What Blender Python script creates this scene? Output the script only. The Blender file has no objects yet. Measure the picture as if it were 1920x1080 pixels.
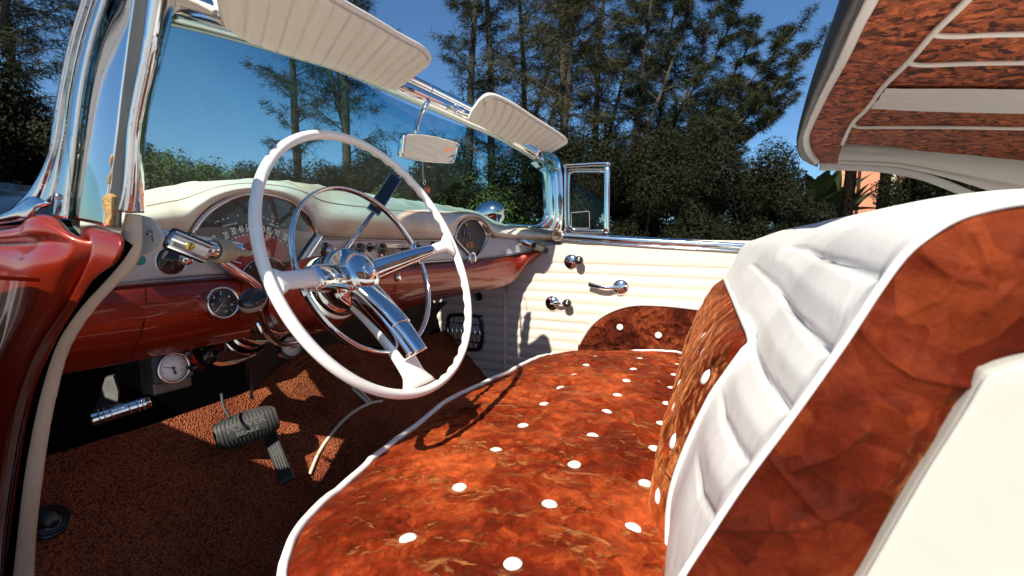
import bpy, bmesh, math, random
from mathutils import Vector as V, Matrix, noise
R = math.radians
random.seed(7)
scene = bpy.context.scene
COL = scene.collection
# ---------------------------------------------------------------- camera
YAW, PIT, ROL, FPX = R(67.118), R(-5.565), R(0.942), 871.14
K = V((-.975, -.475, 1.0315))
FW = V((math.sin(YAW)*math.cos(PIT), math.cos(YAW)*math.cos(PIT), math.sin(PIT)))
_r = V((math.cos(YAW), -math.sin(YAW), 0)); _u = _r.cross(FW)
RT = math.cos(ROL)*_r + math.sin(ROL)*_u
UP = -math.sin(ROL)*_r + math.cos(ROL)*_u
cam = bpy.data.cameras.new("camera"); camo = bpy.data.objects.new("camera", cam); COL.objects.link(camo)
cam.sensor_width = 36; cam.lens = 36*FPX/1920; cam.clip_start = .02; cam.clip_end = 600
M = Matrix((RT, UP, -FW)).transposed().to_4x4(); M.translation = K
cam.dof.use_dof = True; cam.dof.focus_distance = .95; cam.dof.aperture_fstop = 8
camo.matrix_world = M; scene.camera = camo

def P(px, py, x=None, y=None, z=None, d=None, pl=None):
    v = FW + RT*((px-960)/FPX) - UP*((py-540)/FPX)
    if callable(y):
        a_, b_ = .1, .1
        while b_ < 6:
            q = K+v*b_
            if q.y > y(q.x): break
            a_ = b_; b_ += .02
        for _ in range(30):
            c_ = (a_+b_)/2; q = K+v*c_
            if q.y > y(q.x): b_ = c_
            else: a_ = c_
        return K+v*b_
    if x is not None: t = (x-K.x)/v.x
    elif y is not None: t = (y-K.y)/v.y
    elif z is not None: t = (z-K.z)/v.z
    elif pl is not None: t = (V(pl[0])-K).dot(V(pl[1]))/v.dot(V(pl[1]))
    else: t = d
    return K + v*t
def depth(p): return (V(p)-K).dot(FW)

# ---------------------------------------------------------------- materials
def nt(name):
    m = bpy.data.materials.new(name); m.use_nodes = True
    t = m.node_tree; b = t.nodes["Principled BSDF"]
    return m, t, b
def N(t, kind, **kw):
    n = t.nodes.new(kind)
    for k, v in kw.items():
        if k in n.inputs: n.inputs[k].default_value = v
        else: setattr(n, k, v)
    return n
def ramp(t, fac, stops, interp='LINEAR'):
    n = t.nodes.new('ShaderNodeValToRGB'); n.color_ramp.interpolation = interp
    e = n.color_ramp.elements
    while len(e) < len(stops): e.new(.5)
    for i, (p, c) in enumerate(stops):
        e[i].position = p; e[i].color = (*c, 1) if len(c) == 3 else c
    t.links.new(fac, n.inputs[0]); return n.outputs[0]
def coords(t, scale=(1, 1, 1), rot=(0, 0, 0)):
    c = t.nodes.new('ShaderNodeTexCoord'); m = t.nodes.new('ShaderNodeMapping')
    m.inputs['Scale'].default_value = scale; m.inputs['Rotation'].default_value = rot
    t.links.new(c.outputs['Object'], m.inputs[0]); return m.outputs[0]
def bump(t, b, h, strength=.3, dist=.01, prev=None):
    n = t.nodes.new('ShaderNodeBump'); n.inputs['Strength'].default_value = strength; n.inputs['Distance'].default_value = dist
    t.links.new(h, n.inputs['Height'])
    if prev: t.links.new(prev.outputs[0], n.inputs['Normal'])
    t.links.new(n.outputs[0], b.inputs['Normal']); return n
def noise_(t, vec, scale, detail=4, rough=.5, dist=0):
    n = t.nodes.new('ShaderNodeTexNoise'); n.inputs['Scale'].default_value = scale; n.inputs['Detail'].default_value = detail
    n.inputs['Roughness'].default_value = rough; n.inputs['Distortion'].default_value = dist
    t.links.new(vec, n.inputs['Vector']); return n.outputs[0], n.outputs[1]
def math_(t, op, a, b_=None, c=None):
    n = t.nodes.new('ShaderNodeMath'); n.operation = op
    for i, v in enumerate((a, b_, c)):
        if v is None: continue
        if isinstance(v, (int, float)): n.inputs[i].default_value = v
        else: t.links.new(v, n.inputs[i])
    return n.outputs[0]
def warp(t, vec, scale, amt):
    _, c = noise_(t, vec, scale, 3)
    s = t.nodes.new('ShaderNodeVectorMath'); s.operation = 'MULTIPLY_ADD'
    t.links.new(c, s.inputs[0]); s.inputs[1].default_value = (amt,)*3; t.links.new(vec, s.inputs[2])
    return s.outputs[0]
def simple(name, col, rough=.5, metal=0, coat=0, var=.0, vscale=20, bmp=0, bscale=200, bdist=.001, spec=None, sheen=0):
    m, t, b = nt(name)
    b.inputs['Base Color'].default_value = (*col, 1); b.inputs['Roughness'].default_value = rough
    b.inputs['Metallic'].default_value = metal; b.inputs['Coat Weight'].default_value = coat; b.inputs['Coat Roughness'].default_value = .04
    if spec is not None: b.inputs['Specular IOR Level'].default_value = spec
    if sheen: b.inputs['Sheen Weight'].default_value = sheen
    v = coords(t)
    if var:
        f, _ = noise_(t, v, vscale, 5, .6)
        o = ramp(t, f, [(.3, tuple(c*(1-var) for c in col)), (.7, tuple(min(1, c*(1+var)) for c in col))])
        t.links.new(o, b.inputs['Base Color'])
        r = math_(t, 'MULTIPLY_ADD', f, var, rough-var*.5); t.links.new(r, b.inputs['Roughness'])
    if bmp:
        f, _ = noise_(t, v, bscale, 3, .6); bump(t, b, f, bmp, bdist)
    return m
MAT = {}
def vinyl(name, col, var=.06, stain=None, wr=.25):
    m, t, b = nt(name); v = coords(t)
    f, _ = noise_(t, v, 9, 6, .65, .4)
    o = ramp(t, f, [(.3, tuple(c*(1-var) for c in col)), (.65, col)])
    if stain:
        g, _ = noise_(t, coords(t, (1, 1, 1.6)), 5.5, 3, .55, .3)
        mx = t.nodes.new('ShaderNodeMix'); mx.data_type = 'RGBA'
        fac = ramp(t, g, [(.44, (0, 0, 0)), (.68, (1, 1, 1))])
        t.links.new(fac, mx.inputs[0]); t.links.new(o, mx.inputs[6]); mx.inputs[7].default_value = (*stain, 1)
        o = mx.outputs[2]
    t.links.new(o, b.inputs['Base Color']); b.inputs['Roughness'].default_value = .42
    g1, _ = noise_(t, v, 900, 2, .5); g2, _ = noise_(t, v, 28, 3, .5, .8)
    n1 = bump(t, b, g2, wr, .004); bump(t, b, g1, .12, .0006, n1)
    return m
MAT['white'] = vinyl('white_vinyl', (.80, .775, .73))
MAT['cream'] = vinyl('cream_vinyl', (.76, .69, .585), stain=(.58, .44, .29))
MAT['visor'] = vinyl('visor_vinyl', (.90, .81, .69), .05)
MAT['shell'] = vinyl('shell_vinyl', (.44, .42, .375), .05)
MAT['door'] = vinyl('door_vinyl', (.66, .585, .49), .05)
MAT['wind'] = vinyl('windlace_vinyl', (.68, .59, .49), .1, stain=(.55, .40, .26), wr=.5)
MAT['linerwhite'] = vinyl('liner_vinyl', (.86, .80, .72), .06)
MAT['plastic'] = simple('ivory_plastic', (.92, .89, .83), .28, coat=.6, var=.02, vscale=6)
MAT['button'] = simple('button_vinyl', (.82, .79, .74), .4)
def chrome(name, col=(.78, .79, .80), rough=.05, pit=.0):
    m, t, b = nt(name); b.inputs['Metallic'].default_value = 1; b.inputs['Base Color'].default_value = (*col, 1)
    v = coords(t); f, _ = noise_(t, v, 35, 6, .7)
    r = math_(t, 'MULTIPLY_ADD', f, .10, rough-.02); t.links.new(r, b.inputs['Roughness'])
    g, _ = noise_(t, v, 12, 2, .5)
    n1 = bump(t, b, g, .12, .003)
    if pit:
        vo = t.nodes.new('ShaderNodeTexVoronoi'); vo.inputs['Scale'].default_value = 420; t.links.new(v, vo.inputs['Vector'])
        h = ramp(t, vo.outputs['Distance'], [(.06, (0, 0, 0)), (.2, (1, 1, 1))])
        g2, _ = noise_(t, v, 22, 3, .6)
        msk = ramp(t, g2, [(.5, (0, 0, 0)), (.62, (1, 1, 1))])
        hh = math_(t, 'MULTIPLY', h, msk); bump(t, b, hh, pit, .0006, n1)
    return m
MAT['chrome'] = chrome('chrome'); MAT['pitchrome'] = chrome('pitted_chrome', (.66, .68, .72), .06, .5)
MAT['darkchrome'] = chrome('dull_chrome', (.42, .42, .43), .16)
def paint(name, col):
    m, t, b = nt(name); v = coords(t)
    f, _ = noise_(t, v, 4, 4, .6, .5)
    o = ramp(t, f, [(.3, tuple(c*.8 for c in col)), (.7, tuple(c*1.12 for c in col))]); t.links.new(o, b.inputs['Base Color'])
    b.inputs['Metallic'].default_value = .45; b.inputs['Roughness'].default_value = .34
    b.inputs['Coat Weight'].default_value = .7; b.inputs['Coat IOR'].default_value = 1.42; b.inputs['Coat Roughness'].default_value = .05
    return m
MAT['paint'] = paint('copper_red_paint', (.25, .018, .004)); MAT['colpaint'] = paint('column_red_paint', (.15, .012, .006))
def velvet(name, dark, mid, bright, sc=1., contrast=1., sheen=.42, crush=1.35):
    m, t, b = nt(name); v0 = coords(t, (sc, sc, sc)); v = warp(t, v0, 7, .10)
    f1, _ = noise_(t, v, 4.2, 4, .55, .4)
    f2, _ = noise_(t, v, 38, 5, .7, .5)
    hs = []
    for scl, wsc, wam in ((17, 12, .10), (41, 26, .035)):
        vo = t.nodes.new('ShaderNodeTexVoronoi'); vo.inputs['Scale'].default_value = scl
        t.links.new(warp(t, v0, wsc, wam), vo.inputs['Vector'])
        sep = t.nodes.new('ShaderNodeSeparateColor'); t.links.new(vo.outputs['Color'], sep.inputs[0])
        hs.append((math_(t, 'MULTIPLY', vo.outputs['Distance'], math_(t, 'SUBTRACT', sep.outputs[0], .42)), sep.outputs[1]))
    f3, _ = noise_(t, warp(t, v0, 30, .04), 70, 6, .75, .6)
    d = math_(t, 'MULTIPLY', f1, .50); d = math_(t, 'MULTIPLY_ADD', f2, .26, d); d = math_(t, 'MULTIPLY_ADD', f3, .12, d)
    d = math_(t, 'MULTIPLY_ADD', hs[1][1], .10*contrast, d)
    o = ramp(t, d, [(.40, dark), (.475, mid), (.60, bright)])
    t.links.new(o, b.inputs['Base Color'])
    b.inputs['Roughness'].default_value = .65; b.inputs['Specular IOR Level'].default_value = .06
    b.inputs['Sheen Weight'].default_value = sheen; b.inputs['Sheen Roughness'].default_value = .28; b.inputs['Sheen Tint'].default_value = (.80, .30, .10, 1)
    n1 = bump(t, b, f1, .5, .03); n2 = bump(t, b, hs[0][0], .75*crush, .042, n1); n3 = bump(t, b, hs[1][0], .75*crush, .019, n2)
    r1, _ = noise_(t, warp(t, v0, 22, .05), 10, 1, .5, .0)
    c1 = ramp(t, math_(t, 'ABSOLUTE', math_(t, 'SUBTRACT', r1, .5)), [(0, (0, 0, 0)), (.03, (.9, .9, .9)), (.07, (1, 1, 1))])
    fm, _ = noise_(t, v0, 6, 2, .5); c1 = math_(t, 'MAXIMUM', c1, ramp(t, fm, [(.50, (0, 0, 0)), (.68, (1, 1, 1))]))
    n3 = bump(t, b, c1, .35, .004, n3)
    n3 = bump(t, b, f3, .3, .0035, n3); n4 = bump(t, b, f2, .3, .006, n3); ff2, _ = noise_(t, v0, 700, 2, .6); bump(t, b, ff2, .3, .001, n4)
    return m
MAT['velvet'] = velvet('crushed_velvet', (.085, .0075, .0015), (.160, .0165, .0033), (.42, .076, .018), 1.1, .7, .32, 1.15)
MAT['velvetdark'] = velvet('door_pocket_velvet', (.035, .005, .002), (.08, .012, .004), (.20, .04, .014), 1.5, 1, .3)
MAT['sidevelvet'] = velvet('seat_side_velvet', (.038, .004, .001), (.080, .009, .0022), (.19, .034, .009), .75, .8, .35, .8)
def shards(name, dark, bright):
    m, t, b = nt(name); v0 = coords(t, (1.2, 1, 1.2)); v = warp(t, v0, 14, .07)
    vo = t.nodes.new('ShaderNodeTexVoronoi'); vo.inputs['Scale'].default_value = 85; t.links.new(v, vo.inputs['Vector'])
    sep = t.nodes.new('ShaderNodeSeparateColor'); t.links.new(vo.outputs['Color'], sep.inputs[0])
    f, _ = noise_(t, v, 55, 6, .78, 1.0)
    d = math_(t, 'MULTIPLY_ADD', f, .9, math_(t, 'MULTIPLY_ADD', sep.outputs[0], .45, -.18))
    o = ramp(t, d, [(.30, dark), (.42, tuple(.7*p+.3*q for p, q in zip(dark, bright))), (.50, tuple(c*.8 for c in bright)), (.58, tuple(c*.45 for c in bright)), (.70, tuple(min(1, c*1.2) for c in bright))])
    t.links.new(o, b.inputs['Base Color']); b.inputs['Roughness'].default_value = .8
    bump(t, b, f, .3, .004); return m
MAT['liner'] = shards('headliner_velvet', (.055, .009, .005), (.54, .135, .044))
def carpet():
    m, t, b = nt('loop_carpet'); v = coords(t)
    vo = t.nodes.new('ShaderNodeTexVoronoi'); vo.inputs['Scale'].default_value = 260; t.links.new(warp(t, v, 60, .004), vo.inputs['Vector'])
    f, _ = noise_(t, v, 7, 6, .7); g, _ = noise_(t, v, 200, 3, .6)
    base = ramp(t, f, [(.3, (.24, .062, .028)), (.7, (.45, .135, .062))])
    dk = ramp(t, vo.outputs['Distance'], [(.25, (1, 1, 1)), (.75, (.22, .16, .14))])
    mx = t.nodes.new('ShaderNodeMix'); mx.data_type = 'RGBA'; mx.blend_type = 'MULTIPLY'; mx.inputs[0].default_value = .85
    t.links.new(base, mx.inputs[6]); t.links.new(dk, mx.inputs[7]); t.links.new(mx.outputs[2], b.inputs['Base Color'])
    b.inputs['Roughness'].default_value = .95; b.inputs['Specular IOR Level'].default_value = .1
    h = math_(t, 'SUBTRACT', 1., vo.outputs['Distance']); n1 = bump(t, b, h, 1., .004); bump(t, b, g, .5, .003, n1)
    return m
MAT['carpet'] = carpet()
MAT['rubber'] = simple('black_rubber', (.022, .022, .021), .6, var=.25, bmp=.3, bscale=300)
MAT['black'] = simple('black_plastic', (.012, .012, .013), .22, coat=.5)
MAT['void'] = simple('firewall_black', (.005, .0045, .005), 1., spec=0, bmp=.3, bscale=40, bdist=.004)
MAT['topvinyl'] = simple('black_top_vinyl', (.035, .038, .04), .38, var=.3, vscale=12, bmp=.5, bscale=160, bdist=.002)
MAT['grey'] = simple('pedal_metal', (.10, .10, .10), .45, .6, var=.25)
MAT['stitch'] = simple('stitch_thread', (.35, .33, .30), .8)
MAT['brownthread'] = simple('old_seam_thread', (.22, .10, .05), .9)
MAT['knobbeige'] = simple('aged_ivory_knob', (.40, .32, .20), .35, coat=.3, var=.15, vscale=40)
MAT['foam'] = simple('aged_foam', (.34, .20, .07), .9, var=.5, vscale=60, bmp=1, bscale=200, bdist=.004)
MAT['gaugeface'] = simple('gauge_black', (.028, .028, .030), .45)
MAT['gaugered'] = simple('gauge_red', (.36, .035, .035), .5, var=.1, vscale=300)
MAT['gaugewhite'] = simple('gauge_white', (.75, .75, .73), .5)
MAT['ink'] = simple('gauge_ink', (.88, .88, .84), .5)
MAT['inkdark'] = simple('dial_ink', (.03, .03, .03), .5)
MAT['inkred'] = simple('needle_red', (.65, .05, .03), .5)
MAT['gold'] = simple('gold_emblem', (.65, .45, .12), .3, .9)
MAT['copper'] = simple('copper_letters', (.52, .16, .09), .35, .7)
MAT['purple'] = simple('emblem_purple', (.07, .05, .25), .4)
MAT['green'] = simple('green_glass', (.02, .30, .24), .2)
MAT['wrinkle'] = simple('wrinkle_finish', (.10, .09, .085), .42, .4, var=.4, vscale=140, bmp=1, bscale=330, bdist=.003)
def silverpanel():
    m, t, b = nt('textured_silver'); v = coords(t)
    b.inputs['Base Color'].default_value = (.56, .57, .60, 1); b.inputs['Metallic'].default_value = .5; b.inputs['Roughness'].default_value = .42
    br = t.nodes.new('ShaderNodeTexBrick'); br.inputs['Scale'].default_value = 180; br.inputs['Mortar Size'].default_value = .06
    sw = coords(t, (1, 1, 1), (R(90), 0, 0)); t.links.new(sw, br.inputs['Vector']); bump(t, b, br.outputs['Fac'], .5, .001); return m
MAT['silver'] = silverpanel()
def glass(name, tint, rough=.0, refl=1.):
    m = bpy.data.materials.new(name); m.use_nodes = True; t = m.node_tree; t.nodes.clear()
    o = t.nodes.new('ShaderNodeOutputMaterial'); mix = t.nodes.new('ShaderNodeMixShader')
    tr = t.nodes.new('ShaderNodeBsdfTransparent'); gl = t.nodes.new('ShaderNodeBsdfGlossy'); gl.inputs['Roughness'].default_value = .01
    fr = t.nodes.new('ShaderNodeFresnel'); fr.inputs[0].default_value = 1.35
    if callable(tint): t.links.new(tint(t), tr.inputs[0])
    else: tr.inputs[0].default_value = (*tint, 1)
    t.links.new(math_(t, 'MULTIPLY', fr.outputs[0], refl), mix.inputs[0]); t.links.new(tr.outputs[0], mix.inputs[1]); t.links.new(gl.outputs[0], mix.inputs[2])
    t.links.new(mix.outputs[0], o.inputs[0]); return m
def wtint(t):
    c = t.nodes.new('ShaderNodeTexCoord'); s = t.nodes.new('ShaderNodeSeparateXYZ'); t.links.new(c.outputs['Object'], s.inputs[0])
    z = math_(t, 'MULTIPLY_ADD', s.outputs[2], 1/.35, -1.05/.35)
    return ramp(t, z, [(0, (.70, .80, .76)), (.45, (.68, .81, .77)), (.70, (.54, .79, .78)), (.93, (.22, .50, .60))])
MAT['windglass'] = glass('tinted_windshield', wtint, refl=.03); MAT['glass'] = glass('clear_glass', (.80, .84, .82))
MAT['lens'] = glass('gauge_lens', (.93, .93, .93))
m, t, b = nt('mirror_glass'); b.inputs['Metallic'].default_value = 1; b.inputs['Roughness'].default_value = .01; b.inputs['Base Color'].default_value = (.50, .47, .44, 1); MAT['mirror'] = m

# ---------------------------------------------------------------- mesh helpers
def cat(pts, n, closed=False):
    """resample a polyline with a Catmull-Rom spline, evenly in index"""
    pts = [V(p) for p in pts]; m_ = len(pts)
    if m_ == 1: return pts*n
    out = []
    for i in range(n):
        s = i/(n-1)*(m_-1) if not closed else i/n*m_
        k = int(math.floor(s)); f = s-k
        if not closed and k >= m_-1: k = m_-2; f = 1
        g = (lambda j: pts[j % m_]) if closed else (lambda j: pts[min(max(j, 0), m_-1)])
        p0, p1, p2, p3 = g(k-1), g(k), g(k+1), g(k+2)
        if not closed and k == 0: p0 = p1*2-p2
        if not closed and k == m_-2: p3 = p2*2-p1
        out.append(.5*((2*p1)+(p2-p0)*f+(2*p0-5*p1+4*p2-p3)*f*f+(3*p1-p0-3*p2+p3)*f**3))
    return out
def even(pts, n):
    """resample by arc length"""
    fine = cat(pts, max(60, len(pts)*12)); L = [0]
    for a, b_ in zip(fine, fine[1:]): L.append(L[-1]+(b_-a).length)
    out = []; j = 0
    for i in range(n):
        s = L[-1]*i/(n-1)
        while j < len(L)-2 and L[j+1] < s: j += 1
        f = 0 if L[j+1] == L[j] else (s-L[j])/(L[j+1]-L[j]); out.append(fine[j].lerp(fine[j+1], min(1, max(0, f))))
    return out
class B:
    def __init__(s): s.v = []; s.f = []
    def add(s, vs, fs):
        o = len(s.v); s.v += [V(v) for v in vs]; s.f += [tuple(i+o for i in f) for f in fs]; return s
    def grid(s, rows, closed=False):
        nu = len(rows[0]); vs = [p for r in rows for p in r]; fs = []
        for j in range(len(rows)-1):
            for i in range(nu if closed else nu-1):
                a = j*nu+i; b_ = j*nu+(i+1) % nu; fs.append((a, b_, b_+nu, a+nu))
        return s.add(vs, fs)
    def tube(s, pts, r, n=10, closed=False, caps=True, flat=1., up=None):
        pts = [V(p) for p in pts]; m_ = len(pts); rows = []; prev = None
        for i, p in enumerate(pts):
            if closed: t_ = pts[(i+1) % m_]-pts[i-1]
            else: t_ = pts[min(i+1, m_-1)]-pts[max(i-1, 0)]
            t_.normalize()
            if up is not None: a = V(up) - t_*V(up).dot(t_)
            elif prev is None: a = t_.orthogonal()
            else: a = prev - t_*prev.dot(t_)
            a.normalize(); prev = a; c = t_.cross(a)
            rr = r(i/(m_-1)) if callable(r) else (r[i] if isinstance(r, (list, tuple)) else r)
            rows.append([p+a*(math.cos(2*math.pi*k/n)*rr*flat)+c*(math.sin(2*math.pi*k/n)*rr) for k in range(n)])
        if closed: rows.append(rows[0])
        o = len(s.v); s.grid(rows, True)
        if caps and not closed:
            s.f.append(tuple(o+k for k in range(n))[::-1]); e = o+(m_-1)*n; s.f.append(tuple(e+k for k in range(n)))
        return s
    def lathe(s, org, axis, prof, n=32, ref=None):
        org = V(org); axis = V(axis).normalized(); a = (V(ref) if ref else axis.orthogonal()); a = (a-axis*a.dot(axis)).normalized(); c = axis.cross(a)
        rows = [[org+axis*h+(a*math.cos(2*math.pi*k/n)+c*math.sin(2*math.pi*k/n))*r for k in range(n)] for r, h in prof]
        return s.grid(rows, True)
    def box(s, c, X, Y, Z):
        c, X, Y, Z = V(c), V(X), V(Y), V(Z)
        vs = [c+X*i+Y*j+Z*k for i in (-1, 1) for j in (-1, 1) for k in (-1, 1)]
        return s.add(vs, [(0, 1, 3, 2), (4, 6, 7, 5), (0, 4, 5, 1), (2, 3, 7, 6), (0, 2, 6, 4), (1, 5, 7, 3)])
    def prism(s, pts, off):
        pts = [V(p) for p in pts]; n = len(pts); off = V(off)
        return s.add(pts+[p+off for p in pts], [tuple(range(n)), tuple(range(2*n-1, n-1, -1))]+[(i, i+n, (i+1) % n+n, (i+1) % n) for i in range(n)])
    def build(s, name, mat, parent=None, smooth=True, bevel=0, solid=0, sub=0, auto=None, offset=-1):
        me = bpy.data.meshes.new(name); me.from_pydata(s.v, [], s.f)
        bm = bmesh.new(); bm.from_mesh(me); bmesh.ops.remove_doubles(bm, verts=bm.verts, dist=1e-6)
        bmesh.ops.recalc_face_normals(bm, faces=bm.faces); bm.to_mesh(me); bm.free()
        me.materials.append(MAT[mat] if isinstance(mat, str) else mat)
        for p in me.polygons: p.use_smooth = smooth
        o = bpy.data.objects.new(name, me); COL.objects.link(o)
        if parent: o.parent = parent
        if solid:
            md = o.modifiers.new('solid', 'SOLIDIFY'); md.thickness = solid; md.offset = offset
        if bevel:
            md = o.modifiers.new('bevel', 'BEVEL'); md.width = bevel; md.segments = 3; md.limit_method = 'ANGLE'; md.angle_limit = R(35)
            for p in me.polygons: p.use_smooth = True
            md.harden_normals = False
            w = o.modifiers.new('wn', 'WEIGHTED_NORMAL')
        if sub:
            md = o.modifiers.new('sub', 'SUBSURF'); md.levels = md.render_levels = sub
        return o
def tag(o, label=None, cat_=None, group=None, kind=None):
    if label: o['label'] = label
    if cat_: o['category'] = cat_
    if group: o['group'] = group
    if kind: o['kind'] = kind
    return o
def patch(rows, nu, nv, disp=None, nrm=None, closed=False, ev=False):
    f = even if ev else cat
    rr = [f(r, nu) for r in rows]
    cols = [cat([r[i] for r in rr], nv) for i in range(nu)]
    g = [[cols[i][j] for i in range(nu)] for j in range(nv)]
    if disp:
        ng = []
        for j in range(nv):
            row = []
            for i in range(nu):
                a = g[j][min(i+1, nu-1)]-g[j][max(i-1, 0)]; b_ = g[min(j+1, nv-1)][i]-g[max(j-1, 0)][i]
                n = a.cross(b_)
                if n.length < 1e-9: n = V((0, 0, 1))
                n.normalize()
                if nrm is not None and n.dot(V(nrm)) < 0: n = -n
                elif nrm is None and n.dot(K-g[j][i]) < 0: n = -n
                row.append(g[j][i]+n*disp(i/(nu-1), j/(nv-1), g[j][i]))
            ng.append(row)
        g = ng
    return g
def sm(a, b_, x):
    t_ = min(1, max(0, (x-a)/(b_-a))); return t_*t_*(3-2*t_)
def frame_at(px, py, y=None, x=None, pl=None):
    return P(px, py, x=x, y=y, pl=pl)
XR, ZU = V((1, 0, 0)), V((0, 0, 1))
def text(s, pos, h, mat, parent, right=XR, up=ZU, ang=0, sx=1., thick=.0006, name='lettering', align='CENTER', bold=0, shear=0):
    cu = bpy.data.curves.new('t', 'FONT'); cu.body = s; cu.size = 1; cu.align_x = align; cu.align_y = 'CENTER'; cu.extrude = .0; cu.offset = bold; cu.resolution_u = 3; cu.shear = shear
    ob = bpy.data.objects.new('t', cu); COL.objects.link(ob)
    bpy.context.view_layer.update()
    me = bpy.data.meshes.new_from_object(ob.evaluated_get(bpy.context.evaluated_depsgraph_get()))
    bpy.data.objects.remove(ob); bpy.data.curves.remove(cu)
    c, s_ = math.cos(ang), math.sin(ang); X = right*c+up*s_; Y = -right*s_+up*c; Z = X.cross(Y); k = h/.72
    vs = [V(pos)+X*(v.co.x*k*sx)+Y*(v.co.y*k) for v in me.vertices]; fs = [tuple(p.vertices) for p in me.polygons]
    bpy.data.meshes.remove(me)
    b_ = B(); n = len(vs); b_.v = vs; b_.f = fs
    return b_
def disc(b_, c, nrm, r, h=.001, n=32, ref=None, rx=1):
    b_.lathe(c, nrm, [(0, 0), (r, 0), (r, h), (0, h)], n, ref); return b_
SKY, SUN, EXPO = .075, 5.0, 0.80
# ================================================================ the car
car = bpy.data.objects.new("convertible_car", None); COL.objects.link(car)
tag(car, "copper red vintage convertible with crushed velvet bench seat and big white steering wheel", "car")
def pxr(px_len, p): return px_len*depth(p)/FPX

# ---------------- steering wheel
TA = .405
WN = V((-.037, -math.cos(TA), math.sin(TA))).normalized()
WX = V((0, 0, 1)).cross(WN).normalized()
if WX.x < 0: WX = -WX
WU = WN.cross(WX)
if WU.z < 0: WU = -WU
WC = V((-.37, 0, 1.0))
def W(a, r, off=0):
    a = R(a); return WC+(WX*math.cos(a)+WU*math.sin(a))*r+WN*off
b = B(); n = 240; rows = []
for i in range(n):
    a = 360*i/n; ctr = W(a, .2145); rad = (W(a, 1)-WC).normalized(); ring = []
    gz = 1 if (-75 < ((a+180) % 360)-180 < 100 or False) else 0
    for k in range(18):
        th = 2*math.pi*k/18; rr = .0071
        # finger scallops moulded on the inner rear side of the rim
        inner = max(0, -math.cos(th-.5))
        e = 1-abs(((a*n/360) % 1)) if False else 1
        sc = .0028*inner**1.5*(.5-.5*math.cos(R(a)*46)) if 8 < (a % 360) < 84 or 276 < (a % 360) < 352 else 0
        ring.append(ctr+rad*(math.cos(th)*(rr-sc)*1.0)+WN*(math.sin(th)*(rr-sc)*1.12))
    rows.append(ring)
rows.append(rows[0]); b.grid(rows, True)
wheel = b.build('steering_wheel', 'plastic', car, sub=0)
HUB = WC-WN*.078
def spoke(ang, r0, r1, w0, w1, mat, name, off0=0, lift=0, flat=.5, parent=None, t0=0, t1=1, n=24, h0=HUB):
    pts = []; rad = []
    e = W(ang, .206)
    s = h0 + (W(ang, 1)-WC)*.02
    for i in range(n):
        t_ = t0+(t1-t0)*i/(n-1)
        p = s.lerp(e, t_)+WN*(math.sin(math.pi*min(1, t_))*.012+lift)
        pts.append(p); u_ = i/(n-1); rad.append(w0+(w1-w0)*u_)
    bb = B(); side = WN.cross((e-s).normalized())
    bb.tube(pts, rad, 16, flat=1/flat, up=side)
    return bb
def flat_tube(pts, rw, rt, side):
    """elliptic tube: rw half width along side, rt half thickness"""
    bb = B(); m_ = len(pts); rows = []
    for i, p in enumerate(pts):
        t_ = (pts[min(i+1, m_-1)]-pts[max(i-1, 0)]).normalized(); a = (side-t_*side.dot(t_)).normalized(); c = t_.cross(a)
        u_ = i/(m_-1); w_ = rw(u_) if callable(rw) else rw; h_ = rt(u_) if callable(rt) else rt
        ring = []
        for k in range(20):
            th = 2*math.pi*k/20; x_, y_ = math.cos(th), math.sin(th)
            x_ = math.copysign(abs(x_)**.7, x_); y_ = math.copysign(abs(y_)**.7, y_)
            ring.append(p+a*(x_*w_)+c*(y_*h_))
        rows.append(ring)
    bb.grid(rows, True); o = 0; bb.f.append(tuple(range(20))[::-1]); e = (m_-1)*20; bb.f.append(tuple(range(e, e+20)))
    return bb
def spk(ang, ta, tb, rw, rt, lift=0):
    s = HUB+(W(ang, 1)-WC)*.02; e = W(ang, .207); side = WN.cross((e-s).normalized()).normalized(); n_ = 26
    pts = [s.lerp(e, ta+(tb-ta)*i/(n_-1))+WN*(.012*math.sin(math.pi*(ta+(tb-ta)*i/(n_-1)))+lift) for i in range(n_)]
    return flat_tube(pts, rw, rt, side)
AL, AR_, AB = 186, 8, 270
spk(AL, .40, 1, lambda u: .0135-.002*u+.006*sm(.85, 1, u), lambda u: .009-.003*u).build('spoke', 'plastic', wheel)
spk(AR_, .55, 1, lambda u: .008+.004*u+.012*sm(.75, 1, u), .008).build('spoke', 'plastic', wheel)
spk(AB, .0, 1, lambda u: .020+.002*u+.016*sm(.86, 1, u), lambda u: .016-.007*u, -.016*1).build('spoke', 'plastic', wheel)
spk(AL, -.05, .60, lambda u: .024-.006*u, lambda u: .023-.008*u, -.002).build('spoke_cover', 'chrome', wheel)
spk(AR_, -.05, .72, lambda u: .022-.012*u, lambda u: .020-.009*u, .000).build('spoke_cover', 'chrome', wheel)
bb = spk(AB, -.05, .74, lambda u: .030-.012*u, lambda u: .022-.008*u, .004); bb.build('spoke_cover', 'chrome', wheel)
bb = spk(AB, .05, .46, lambda u: .0255-.006*u, .012, .017); bb.build('spoke_cover', 'chrome', wheel)
bb = spk(AB, .46, .73, lambda u: .0185-.0045*u, .012, .0155); bb.build('spoke_cover', 'chrome', wheel)
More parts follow.
